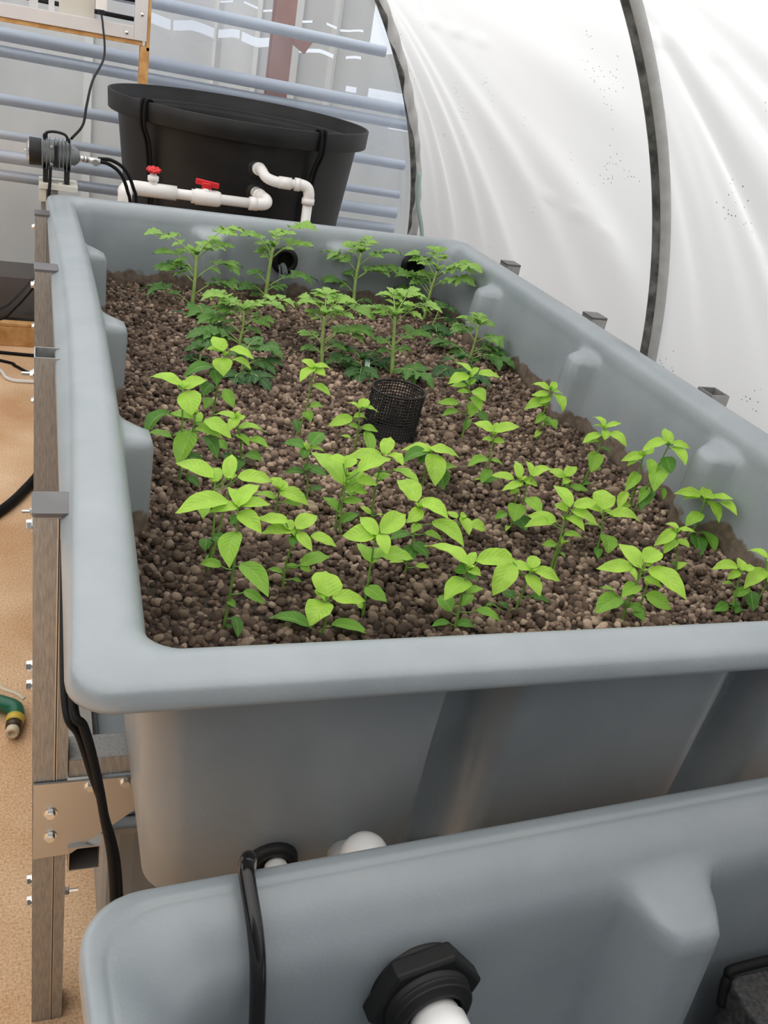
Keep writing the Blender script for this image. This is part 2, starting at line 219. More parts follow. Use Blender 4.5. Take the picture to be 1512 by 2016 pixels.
  [(1.0095,0.6807,-0.087,0.9673,0.6793,-0.0971,0.0191,0.95),(1.014,0.6771,-0.0826,1.0299,0.6906,-0.069,0.0197,0.95),(1.0055,0.6839,-0.0938,0.9806,0.6757,-0.1058,0.0127,0.92),(1.0121,0.6786,-0.1223,0.9784,0.6546,-0.1462,0.0214,0.75),(1.031,0.6634,-0.1434,1.0044,0.6414,-0.1637,0.0176,0.62),(1.0386,0.6573,-0.1481,1.0044,0.6329,-0.1728,0.0257,0.19),(1.0051,0.6842,-0.1652,0.9788,0.659,-0.1869,0.0187,1.35),(1.0144,0.6767,-0.1855,0.9914,0.6638,-0.1904,0.0145,1.35)]),
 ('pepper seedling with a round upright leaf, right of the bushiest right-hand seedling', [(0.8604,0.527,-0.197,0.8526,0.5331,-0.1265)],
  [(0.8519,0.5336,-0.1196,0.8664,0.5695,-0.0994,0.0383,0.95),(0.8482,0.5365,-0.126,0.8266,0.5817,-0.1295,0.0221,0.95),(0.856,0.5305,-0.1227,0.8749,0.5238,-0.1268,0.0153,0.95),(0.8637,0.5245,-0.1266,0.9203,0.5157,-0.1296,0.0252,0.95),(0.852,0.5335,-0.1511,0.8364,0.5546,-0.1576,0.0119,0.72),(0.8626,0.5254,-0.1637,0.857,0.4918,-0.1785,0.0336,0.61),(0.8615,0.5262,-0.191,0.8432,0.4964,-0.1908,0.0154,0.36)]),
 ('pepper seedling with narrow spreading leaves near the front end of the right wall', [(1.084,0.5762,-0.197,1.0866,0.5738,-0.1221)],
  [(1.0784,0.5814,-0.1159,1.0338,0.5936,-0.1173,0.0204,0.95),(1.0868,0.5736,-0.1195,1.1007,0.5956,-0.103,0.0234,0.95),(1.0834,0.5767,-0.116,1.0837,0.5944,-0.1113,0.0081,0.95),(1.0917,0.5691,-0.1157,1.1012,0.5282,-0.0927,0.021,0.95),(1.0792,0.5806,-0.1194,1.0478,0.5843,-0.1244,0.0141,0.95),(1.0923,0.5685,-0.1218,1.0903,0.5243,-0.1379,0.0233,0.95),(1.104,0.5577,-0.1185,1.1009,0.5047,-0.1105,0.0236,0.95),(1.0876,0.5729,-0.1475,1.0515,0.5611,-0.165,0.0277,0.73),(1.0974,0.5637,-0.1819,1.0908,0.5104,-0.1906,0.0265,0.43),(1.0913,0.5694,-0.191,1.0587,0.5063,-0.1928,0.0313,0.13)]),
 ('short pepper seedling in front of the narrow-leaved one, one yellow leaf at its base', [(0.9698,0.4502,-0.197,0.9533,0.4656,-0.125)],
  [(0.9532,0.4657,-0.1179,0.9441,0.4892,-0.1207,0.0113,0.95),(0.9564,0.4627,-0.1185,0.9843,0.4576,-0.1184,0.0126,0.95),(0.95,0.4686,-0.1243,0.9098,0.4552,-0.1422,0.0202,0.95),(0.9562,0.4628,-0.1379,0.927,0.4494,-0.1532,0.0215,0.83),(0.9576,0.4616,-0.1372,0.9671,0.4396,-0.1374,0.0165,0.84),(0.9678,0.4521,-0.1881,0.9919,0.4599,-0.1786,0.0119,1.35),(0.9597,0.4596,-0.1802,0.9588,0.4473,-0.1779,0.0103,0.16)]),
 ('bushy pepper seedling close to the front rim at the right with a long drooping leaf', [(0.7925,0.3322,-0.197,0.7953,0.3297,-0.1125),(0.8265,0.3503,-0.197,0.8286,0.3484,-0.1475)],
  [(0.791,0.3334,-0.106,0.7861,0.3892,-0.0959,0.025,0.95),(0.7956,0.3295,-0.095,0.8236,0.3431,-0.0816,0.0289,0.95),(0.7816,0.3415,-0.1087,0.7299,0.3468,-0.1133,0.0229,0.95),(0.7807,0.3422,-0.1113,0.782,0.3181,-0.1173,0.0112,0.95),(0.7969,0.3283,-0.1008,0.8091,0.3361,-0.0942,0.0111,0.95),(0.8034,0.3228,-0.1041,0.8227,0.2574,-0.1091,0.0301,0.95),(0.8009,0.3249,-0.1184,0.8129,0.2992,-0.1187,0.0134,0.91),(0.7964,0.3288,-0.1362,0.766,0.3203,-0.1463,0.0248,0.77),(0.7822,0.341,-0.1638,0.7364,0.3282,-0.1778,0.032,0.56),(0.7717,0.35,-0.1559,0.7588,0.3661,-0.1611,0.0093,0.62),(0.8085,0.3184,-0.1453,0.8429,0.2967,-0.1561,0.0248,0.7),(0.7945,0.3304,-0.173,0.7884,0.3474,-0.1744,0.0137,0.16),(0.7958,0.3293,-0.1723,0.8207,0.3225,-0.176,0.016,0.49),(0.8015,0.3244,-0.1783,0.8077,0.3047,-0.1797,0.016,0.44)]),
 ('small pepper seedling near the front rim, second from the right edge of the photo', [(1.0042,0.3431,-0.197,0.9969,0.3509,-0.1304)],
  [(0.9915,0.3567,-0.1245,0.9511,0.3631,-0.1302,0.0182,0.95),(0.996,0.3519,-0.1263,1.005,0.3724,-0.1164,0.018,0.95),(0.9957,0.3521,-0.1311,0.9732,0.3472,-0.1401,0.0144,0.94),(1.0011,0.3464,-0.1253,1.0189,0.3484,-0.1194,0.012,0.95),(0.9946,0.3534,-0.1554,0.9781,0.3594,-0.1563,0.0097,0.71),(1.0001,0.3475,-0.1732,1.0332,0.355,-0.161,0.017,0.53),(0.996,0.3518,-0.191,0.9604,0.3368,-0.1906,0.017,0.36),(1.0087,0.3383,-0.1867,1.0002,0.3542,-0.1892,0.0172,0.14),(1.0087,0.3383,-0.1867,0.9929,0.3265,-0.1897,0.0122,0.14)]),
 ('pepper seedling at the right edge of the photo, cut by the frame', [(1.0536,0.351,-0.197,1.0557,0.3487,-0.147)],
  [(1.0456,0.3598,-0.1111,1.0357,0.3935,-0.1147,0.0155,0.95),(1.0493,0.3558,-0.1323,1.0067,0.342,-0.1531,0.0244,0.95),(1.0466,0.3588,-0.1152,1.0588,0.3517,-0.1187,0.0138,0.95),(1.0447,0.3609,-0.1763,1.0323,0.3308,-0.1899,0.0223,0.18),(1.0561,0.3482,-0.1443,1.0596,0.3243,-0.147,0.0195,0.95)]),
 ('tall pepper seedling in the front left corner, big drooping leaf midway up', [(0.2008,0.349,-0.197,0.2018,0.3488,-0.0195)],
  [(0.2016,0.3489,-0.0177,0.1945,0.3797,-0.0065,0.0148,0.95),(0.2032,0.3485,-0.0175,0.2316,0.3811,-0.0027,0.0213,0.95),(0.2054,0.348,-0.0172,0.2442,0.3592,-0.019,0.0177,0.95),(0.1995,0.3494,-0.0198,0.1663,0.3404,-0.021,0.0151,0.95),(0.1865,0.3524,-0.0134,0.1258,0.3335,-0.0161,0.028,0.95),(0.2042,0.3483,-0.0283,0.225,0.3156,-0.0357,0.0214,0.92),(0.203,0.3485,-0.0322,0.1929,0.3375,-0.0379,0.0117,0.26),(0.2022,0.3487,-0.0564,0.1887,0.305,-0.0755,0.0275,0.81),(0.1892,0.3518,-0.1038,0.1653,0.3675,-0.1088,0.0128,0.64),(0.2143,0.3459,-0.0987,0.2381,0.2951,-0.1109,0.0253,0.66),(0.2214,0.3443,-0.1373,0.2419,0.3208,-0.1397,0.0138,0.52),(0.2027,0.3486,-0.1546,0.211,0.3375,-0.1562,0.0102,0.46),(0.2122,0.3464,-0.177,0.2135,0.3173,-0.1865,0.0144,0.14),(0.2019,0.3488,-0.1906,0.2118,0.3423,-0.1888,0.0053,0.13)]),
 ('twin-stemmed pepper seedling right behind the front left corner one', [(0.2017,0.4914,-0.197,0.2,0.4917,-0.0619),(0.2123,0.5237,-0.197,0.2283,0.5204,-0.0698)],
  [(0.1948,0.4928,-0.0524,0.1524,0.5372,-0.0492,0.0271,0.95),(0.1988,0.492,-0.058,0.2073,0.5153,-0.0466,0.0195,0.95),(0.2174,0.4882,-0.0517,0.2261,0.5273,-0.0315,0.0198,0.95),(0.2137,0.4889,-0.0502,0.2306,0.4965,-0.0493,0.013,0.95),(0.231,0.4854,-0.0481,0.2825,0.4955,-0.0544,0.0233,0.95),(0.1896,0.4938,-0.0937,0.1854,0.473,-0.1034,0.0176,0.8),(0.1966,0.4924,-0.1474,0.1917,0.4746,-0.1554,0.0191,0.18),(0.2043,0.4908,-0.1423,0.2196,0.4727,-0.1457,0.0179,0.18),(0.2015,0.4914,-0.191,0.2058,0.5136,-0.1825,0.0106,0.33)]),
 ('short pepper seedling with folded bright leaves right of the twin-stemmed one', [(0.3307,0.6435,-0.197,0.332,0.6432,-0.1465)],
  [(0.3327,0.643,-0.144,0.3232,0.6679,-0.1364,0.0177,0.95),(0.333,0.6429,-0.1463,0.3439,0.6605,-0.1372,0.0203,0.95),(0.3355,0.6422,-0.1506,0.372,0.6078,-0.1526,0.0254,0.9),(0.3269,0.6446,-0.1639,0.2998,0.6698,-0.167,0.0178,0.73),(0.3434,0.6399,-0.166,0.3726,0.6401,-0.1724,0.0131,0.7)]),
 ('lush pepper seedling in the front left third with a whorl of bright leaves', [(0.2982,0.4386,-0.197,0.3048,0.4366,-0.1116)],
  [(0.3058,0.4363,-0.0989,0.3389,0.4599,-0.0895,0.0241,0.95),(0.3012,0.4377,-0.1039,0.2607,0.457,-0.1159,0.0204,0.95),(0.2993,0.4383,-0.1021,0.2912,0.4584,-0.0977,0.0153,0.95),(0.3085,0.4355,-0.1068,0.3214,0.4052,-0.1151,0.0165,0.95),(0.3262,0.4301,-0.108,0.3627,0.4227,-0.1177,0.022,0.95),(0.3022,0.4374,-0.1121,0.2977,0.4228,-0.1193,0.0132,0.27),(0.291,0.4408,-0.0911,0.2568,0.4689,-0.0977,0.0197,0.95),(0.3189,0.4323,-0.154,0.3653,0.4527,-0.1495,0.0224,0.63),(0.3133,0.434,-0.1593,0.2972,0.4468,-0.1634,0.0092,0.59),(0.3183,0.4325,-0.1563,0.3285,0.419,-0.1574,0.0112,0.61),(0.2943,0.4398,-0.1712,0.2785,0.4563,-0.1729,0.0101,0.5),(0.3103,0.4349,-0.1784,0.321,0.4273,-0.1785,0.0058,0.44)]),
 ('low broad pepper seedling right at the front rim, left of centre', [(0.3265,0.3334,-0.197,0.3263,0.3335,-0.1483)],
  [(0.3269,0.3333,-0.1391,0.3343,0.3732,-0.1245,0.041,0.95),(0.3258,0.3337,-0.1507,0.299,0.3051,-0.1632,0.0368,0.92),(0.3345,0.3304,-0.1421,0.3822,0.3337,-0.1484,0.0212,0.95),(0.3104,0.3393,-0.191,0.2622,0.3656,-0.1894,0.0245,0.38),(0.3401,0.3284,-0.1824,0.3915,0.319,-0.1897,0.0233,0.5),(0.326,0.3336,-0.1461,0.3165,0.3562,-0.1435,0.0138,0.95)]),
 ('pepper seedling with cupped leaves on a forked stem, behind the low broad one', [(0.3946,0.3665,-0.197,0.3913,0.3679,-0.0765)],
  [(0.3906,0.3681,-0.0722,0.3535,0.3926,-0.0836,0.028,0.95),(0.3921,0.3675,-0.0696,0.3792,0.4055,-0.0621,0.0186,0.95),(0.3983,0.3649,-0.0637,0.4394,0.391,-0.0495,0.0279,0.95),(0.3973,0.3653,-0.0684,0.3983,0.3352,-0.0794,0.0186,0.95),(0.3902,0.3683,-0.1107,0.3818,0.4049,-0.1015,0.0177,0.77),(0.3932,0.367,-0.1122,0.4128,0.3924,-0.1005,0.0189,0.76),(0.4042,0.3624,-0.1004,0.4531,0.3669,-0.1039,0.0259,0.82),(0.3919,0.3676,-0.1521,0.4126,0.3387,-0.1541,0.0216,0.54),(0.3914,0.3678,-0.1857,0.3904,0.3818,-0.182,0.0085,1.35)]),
 ('leafy pepper seedling mid bed, pointed leaf turned up left', [(0.4915,0.4685,-0.197,0.4923,0.4682,-0.084)],
  [(0.4866,0.4709,-0.0735,0.4715,0.5198,-0.0613,0.0307,0.95),(0.4946,0.4671,-0.0858,0.4696,0.4497,-0.0971,0.0206,0.94),(0.4967,0.4661,-0.0756,0.5218,0.4301,-0.078,0.0231,0.95),(0.4915,0.4685,-0.0794,0.5294,0.4789,-0.0742,0.0175,0.95),(0.5152,0.4573,-0.1023,0.5432,0.4052,-0.1081,0.0262,0.84),(0.5068,0.4613,-0.1218,0.5345,0.4534,-0.1295,0.0131,0.73),(0.4859,0.4712,-0.1274,0.4543,0.4642,-0.1312,0.0182,0.21),(0.4967,0.4661,-0.1097,0.4819,0.4555,-0.1169,0.0155,0.8),(0.4944,0.4671,-0.1426,0.5086,0.438,-0.147,0.0183,0.19),(0.4933,0.4677,-0.1479,0.4851,0.4456,-0.1589,0.0236,0.19),(0.5047,0.4623,-0.1792,0.5274,0.4631,-0.1815,0.01,1.35),(0.4859,0.4712,-0.1753,0.4637,0.4727,-0.1758,0.0098,1.35)]),
 ('tiny pepper seedling low on the pebbles right of centre', [(0.627,0.5864,-0.197,0.6267,0.5865,-0.172)],
  [(0.6195,0.5904,-0.1686,0.613,0.6117,-0.1654,0.0175,0.95),(0.6252,0.5873,-0.1642,0.6383,0.5915,-0.1635,0.0117,0.95),(0.6278,0.586,-0.1662,0.6308,0.5529,-0.1773,0.0233,0.95),(0.6421,0.5782,-0.1729,0.6701,0.5719,-0.1799,0.0234,0.93)]),
 ('pepper seedling at the front rim, left of the round rim bump', [(0.5192,0.3312,-0.197,0.5167,0.3326,-0.1045)],
  [(0.5128,0.3348,-0.0958,0.4774,0.3965,-0.0976,0.0313,0.95),(0.5164,0.3328,-0.0986,0.5346,0.353,-0.0874,0.013,0.95),(0.5263,0.3271,-0.0874,0.5867,0.331,-0.0865,0.0266,0.95),(0.5181,0.3317,-0.104,0.5303,0.3174,-0.104,0.0165,0.95),(0.5171,0.3324,-0.1064,0.5027,0.3442,-0.1113,0.0183,0.27),(0.5214,0.3299,-0.1211,0.4801,0.3109,-0.1337,0.0311,0.83),(0.5188,0.3313,-0.1159,0.5353,0.3304,-0.1179,0.0158,0.25),(0.5232,0.3289,-0.1389,0.5505,0.3364,-0.1357,0.0126,0.71),(0.5093,0.3368,-0.1729,0.5032,0.3696,-0.1672,0.0233,0.47),(0.521,0.3301,-0.1604,0.5426,0.3465,-0.1517,0.0189,0.56),(0.5392,0.3197,-0.1624,0.5751,0.308,-0.1718,0.0189,0.54),(0.5095,0.3367,-0.191,0.481,0.3284,-0.1894,0.0131,0.34),(0.521,0.3301,-0.191,0.5433,0.3211,-0.1892,0.0191,0.34)]),
 ('spreading pepper seedling with soft broad leaves behind the round rim bump', [(0.6211,0.3558,-0.197,0.6264,0.3523,-0.1234)],
  [(0.6027,0.368,-0.12,0.5631,0.3298,-0.1435,0.0326,0.95),(0.6256,0.3528,-0.1195,0.5983,0.3871,-0.1288,0.0197,0.95),(0.6007,0.3693,-0.1103,0.5784,0.4038,-0.1148,0.0182,0.95),(0.6262,0.3524,-0.1151,0.6407,0.3692,-0.1052,0.0195,0.95),(0.6317,0.3488,-0.1193,0.67,0.3369,-0.1275,0.0216,0.95),(0.6258,0.3527,-0.1279,0.6299,0.3162,-0.1376,0.0239,0.91),(0.6159,0.3593,-0.1706,0.6074,0.3788,-0.1713,0.0199,0.17),(0.6118,0.362,-0.1898,0.6057,0.3784,-0.1887,0.0133,0.13),(0.6356,0.3462,-0.1604,0.6659,0.3389,-0.166,0.0143,0.19),(0.5945,0.3734,-0.1902,0.5803,0.3694,-0.1893,0.0065,0.36)]),
 ('bushy pepper seedling right of centre with bright crinkled leaves high on its stem', [(0.7449,0.4768,-0.197,0.745,0.4766,-0.1107),(0.7496,0.4747,-0.197,0.7507,0.4739,-0.1505)],
  [(0.7457,0.4762,-0.0835,0.7409,0.5257,-0.0696,0.0238,0.95),(0.743,0.4781,-0.0935,0.7351,0.5015,-0.0916,0.0235,0.95),(0.7518,0.4719,-0.0812,0.7947,0.4778,-0.0731,0.0194,0.95),(0.7505,0.4728,-0.0906,0.794,0.4553,-0.1027,0.0238,0.95),(0.7467,0.4755,-0.1033,0.7613,0.4422,-0.1065,0.0167,0.95),(0.7335,0.4847,-0.1152,0.7056,0.5247,-0.1238,0.0218,0.92),(0.7301,0.4871,-0.1189,0.6839,0.4871,-0.1237,0.0204,0.89),(0.7424,0.4785,-0.1532,0.719,0.4806,-0.1542,0.0134,0.63),(0.75,0.4731,-0.1339,0.7836,0.4701,-0.1349,0.0148,0.78),(0.7503,0.473,-0.1664,0.7555,0.4614,-0.167,0.0073,0.53)]),
]
TOMATOES = [
 ('tall tomato seedling furthest left by the back wall', (0.3506,1.7479,-0.197,0.352,1.7477,-0.0566),
  [(0.9,0.2376,1.846,-0.0393),(0.67,0.2685,1.8233,-0.0793),(0.57,0.3084,1.7937,-0.0978),(0.85,0.332,1.7855,-0.0525),(0.95,0.3796,1.7798,-0.0337),(1.0,0.4684,1.8172,0.0015),(0.89,0.4331,1.7952,-0.0382),(0.56,0.4752,1.8027,-0.0906),(0.48,0.2642,1.8216,-0.1126),(0.1,0.2329,1.8302,-0.1792),(0.28,0.4792,1.798,-0.1382),(0.1,0.3737,1.6475,-0.1959)]),
 ('tomato seedling in front of the flowing inlet hole', (0.5614,1.8489,-0.197,0.5667,1.8477,-0.0405),
  [(1.0,0.6811,1.9035,0.0148),(1.0,0.5852,1.883,-0.0042),(0.79,0.5502,1.888,-0.0454),(0.8,0.6748,1.8918,-0.0369),(0.86,0.5103,1.92,-0.0273),(0.71,0.5452,1.8889,-0.0595),(0.31,0.7128,1.8909,-0.1296),(0.16,0.5076,1.9029,-0.162),(0.36,0.523,1.896,-0.1243),(0.24,0.6138,1.8681,-0.1495),(0.11,0.538,1.8737,-0.1751)]),
 ('tomato seedling in the second row, leftmost, with leaves spread flat', (0.4239,1.4839,-0.197,0.4282,1.483,-0.112),
  [(0.86,0.3528,1.5608,-0.1031),(0.34,0.345,1.5569,-0.1568),(0.89,0.3891,1.5316,-0.1033),(0.55,0.5021,1.5109,-0.139),(0.88,0.5656,1.528,-0.1025),(0.1,0.3127,1.4612,-0.173),(0.1,0.3207,1.4506,-0.1866),(0.13,0.3567,1.5436,-0.1791),(0.64,0.3749,1.5386,-0.1275),(0.33,0.4633,1.4993,-0.1626),(0.93,0.4731,1.5081,-0.1011)]),
 ('tomato seedling at the back wall between the two inlet holes', (0.8264,1.878,-0.197,0.8231,1.8791,-0.0366),
  [(0.64,0.7395,1.9302,-0.0577),(0.85,0.7951,1.9301,-0.0284),(0.99,0.8556,1.9095,-0.0014),(0.75,0.9451,1.915,-0.0373),(0.51,0.9526,1.9109,-0.0842),(0.47,0.8069,1.9146,-0.103),(0.28,0.7527,1.93,-0.1325),(0.11,0.875,1.89,-0.1718),(0.52,0.9123,1.9058,-0.0867),(0.92,0.8224,1.9148,-0.0179)]),
 ('tomato seedling furthest right by the back wall, in front of the right inlet hole', (1.03,1.8366,-0.197,1.0402,1.8322,-0.0548),
  [(0.48,0.9472,1.9304,-0.09),(0.86,0.9909,1.9228,-0.0347),(0.67,1.0162,1.8849,-0.0753),(0.72,1.0447,1.8565,-0.0731),(1.0,1.0492,1.8824,-0.0066),(0.86,1.1031,1.6941,-0.0119),(0.84,1.1006,1.7589,-0.0295),(0.64,1.1015,1.726,-0.0559),(0.27,0.9691,1.9295,-0.1376),(0.58,1.03,1.8649,-0.0931),(0.53,0.9902,1.9128,-0.0936),(0.29,1.028,1.8548,-0.1441)]),
 ('tomato seedling in the middle of the second row, left behind the mesh tube', (0.6029,1.3792,-0.197,0.5917,1.3828,-0.0803),
  [(1.0,0.5531,1.4414,-0.0583),(1.0,0.6024,1.4353,-0.0357),(1.0,0.6542,1.4172,-0.0492),(0.23,0.5656,1.4171,-0.168),(0.27,0.6554,1.3999,-0.1524),(0.77,0.7344,1.4277,-0.0694),(0.43,0.7335,1.42,-0.1189),(0.47,0.6887,1.4122,-0.1196),(0.44,0.5574,1.4282,-0.138),(0.86,0.6279,1.4084,-0.0721),(0.82,0.5694,1.4242,-0.0851)]),
 ('tomato seedling standing right behind the black mesh tube', (0.7677,1.3494,-0.197,0.7511,1.356,-0.0593),
  [(0.86,0.7233,1.4105,-0.0582),(1.0,0.7513,1.4121,-0.0159),(1.0,0.8069,1.4026,-0.0083),(0.86,0.8628,1.3911,-0.0374),(0.49,0.8356,1.3782,-0.1044),(0.35,0.7979,1.3674,-0.1348),(0.43,0.7312,1.3961,-0.1284),(0.3,0.7467,1.3777,-0.1488),(0.1,0.795,1.2882,-0.1896),(0.1,0.826,1.2695,-0.1842),(0.92,0.7781,1.3829,-0.0419)]),
 ('bushy low tomato seedling beside the right wall', (1.0248,1.481,-0.197,1.0286,1.4791,-0.0981),
  [(0.79,1.0058,1.5335,-0.0987),(0.88,1.0592,1.4927,-0.0928),(0.54,0.9929,1.5454,-0.1261),(0.51,1.1005,1.4654,-0.1294),(0.1,1.0964,1.3993,-0.1702),(0.1,0.9528,1.5752,-0.185),(0.1,0.9912,1.5285,-0.1854),(0.18,1.0756,1.4837,-0.1755),(0.1,1.0321,1.4698,-0.1886),(0.26,1.1005,1.4661,-0.16),(0.97,1.0359,1.5002,-0.0821)]),
 ('small dark tomato seedling behind the orange plant tag', (0.9568,1.3884,-0.197,0.9538,1.3898,-0.1646),
  [(0.1,0.8826,1.3466,-0.1928),(0.62,0.9315,1.424,-0.1747),(0.1,0.9199,1.3256,-0.1971),(0.1,0.9504,1.2915,-0.1965),(0.1,0.987,1.3011,-0.1911),(0.2,0.9988,1.3935,-0.1853)]),
 ('small dark tomato seedling left behind the mesh tube', (0.7016,1.3766,-0.197,0.6954,1.3788,-0.1771),
  [(0.47,0.6163,1.3656,-0.1842),(1.0,0.6674,1.4218,-0.1662),(0.1,0.6548,1.3389,-0.1927),(0.1,0.666,1.2926,-0.1985),(0.1,0.7134,1.327,-0.1917),(0.1,0.7695,1.3938,-0.185),(0.75,0.7421,1.3975,-0.1667)]),
 ('small dark tomato seedling at the foot of the rightmost back one', (1.0298,1.7716,-0.197,1.0398,1.7672,-0.1496),
  [(1.0,1.0468,1.781,-0.1369),(0.99,1.0933,1.7715,-0.1465),(0.1,1.0472,1.7301,-0.1904),(0.42,1.1003,1.7595,-0.1794),(0.1,0.9727,1.6495,-0.2252),(0.1,1.0009,1.6388,-0.2195)]),
 ('small dark tomato seedling behind the left pepper group', (0.3921,1.284,-0.197,0.3911,1.2843,-0.1602),
  [(0.43,0.4726,1.3117,-0.1736),(0.1,0.4349,1.215,-0.1907),(0.1,0.4114,1.2602,-0.1897),(1.0,0.4734,1.3202,-0.142),(0.1,0.3649,1.2228,-0.1948),(0.33,0.4113,1.2927,-0.1819),(1.0,0.4284,1.3253,-0.1297),(0.88,0.3683,1.309,-0.1593)]),
 ('tiny dark tomato seedling left of the second tomato row', (0.3129,1.3404,-0.197,0.3093,1.341,-0.1689),
  [(0.23,0.29,1.3457,-0.1889),(0.98,0.2949,1.3551,-0.1663),(0.39,0.315,1.3517,-0.1866),(0.85,0.3387,1.3588,-0.1646)]),
]
# bed wall with the tide mark the pebbles left on it
M_bed = M_tank.copy(); M_bed.name = 'grey_moulded_plastic_with_tide_mark'
def tide(m):
    b = BS(m); old = b.inputs['Base Color'].links[0].from_socket
    t = N(m, 'ShaderNodeTexCoord'); s = N(m, 'ShaderNodeSeparateXYZ'); LK(m, t.outputs['Object'], s.inputs[0])
    n = N(m, 'ShaderNodeTexNoise', Scale=16, Detail=7); LK(m, t.outputs['Object'], n.inputs['Vector'])
    a = N(m, 'ShaderNodeMath', operation='MULTIPLY_ADD'); a.inputs[1].default_value = 0.09; a.inputs[2].default_value = -0.208; LK(m, n.outputs['Fac'], a.inputs[0])
    c = N(m, 'ShaderNodeMath', operation='SUBTRACT'); LK(m, a.outputs[0], c.inputs[0]); LK(m, s.outputs['Z'], c.inputs[1])
    d = N(m, 'ShaderNodeMath', operation='MULTIPLY', use_clamp=True); d.inputs[1].default_value = 160; LK(m, c.outputs[0], d.inputs[0])
    n2 = N(m, 'ShaderNodeTexNoise', Scale=70, Detail=6); LK(m, t.outputs['Object'], n2.inputs['Vector'])
    col = ramp(m, n2.outputs['Fac'], [(0.35, (0.11, 0.085, 0.065)), (0.6, (0.2, 0.155, 0.12))])
    x = N(m, 'ShaderNodeMix', data_type='RGBA'); LK(m, d.outputs[0], x.inputs[0]); LK(m, old, x.inputs[6]); LK(m, col, x.inputs[7])
    LK(m, x.outputs[2], b.inputs['Base Color'])
tide(M_bed)
def pebble_mat(name, island):
    m = mat(name, (0.1, 0.07, 0.05), 0.85, spec=0.25)
    if island: g = N(m, 'ShaderNodeNewGeometry'); f = g.outputs['Random Per Island']
    else: g = N(m, 'ShaderNodeObjectInfo'); f = g.outputs['Random']
    col = ramp(m, f, [(0.0, (0.055, 0.037, 0.027)), (0.4, (0.118, 0.08, 0.058)), (0.75, (0.2, 0.142, 0.104)), (1.0, (0.39, 0.295, 0.22))])
    t = N(m, 'ShaderNodeTexCoord'); n = N(m, 'ShaderNodeTexNoise', Scale=420, Detail=4); LK(m, t.outputs['Object'], n.inputs['Vector'])
    # drier, paler patches in the middle of the bed
    n3 = N(m, 'ShaderNodeTexNoise', Scale=3.0, Detail=2); LK(m, N(m, 'ShaderNodeNewGeometry').outputs['Position'], n3.inputs['Vector'])
    k = ramp(m, n.outputs['Fac'], [(0.3, (0.75, 0.75, 0.75)), (0.7, (1.25, 1.25, 1.25))])
    k3 = ramp(m, n3.outputs['Fac'], [(0.36, (0.62, 0.61, 0.6)), (0.62, (1.3, 1.3, 1.3))])
    x = N(m, 'ShaderNodeMix', data_type='RGBA', blend_type='MULTIPLY'); x.inputs[0].default_value = 1; LK(m, col, x.inputs[6]); LK(m, k, x.inputs[7])
    y = N(m, 'ShaderNodeMix', data_type='RGBA', blend_type='MULTIPLY'); y.inputs[0].default_value = 1; LK(m, x.outputs[2], y.inputs[6]); LK(m, k3, y.inputs[7])
    LK(m, y.outputs[2], BS(m).inputs['Base Color'])
    bp = N(m, 'ShaderNodeBump', Strength=0.35, Distance=0.001); LK(m, n.outputs['Fac'], bp.inputs['Height']); LK(m, bp.outputs[0], BS(m).inputs['Normal'])
    return m
M_peb = pebble_mat('clay_pebbles', True); M_peb1 = pebble_mat('clay_pebble', False)
M_clayfill = mat('dark_clay_fill', (0.03, 0.02, 0.015), 0.9)
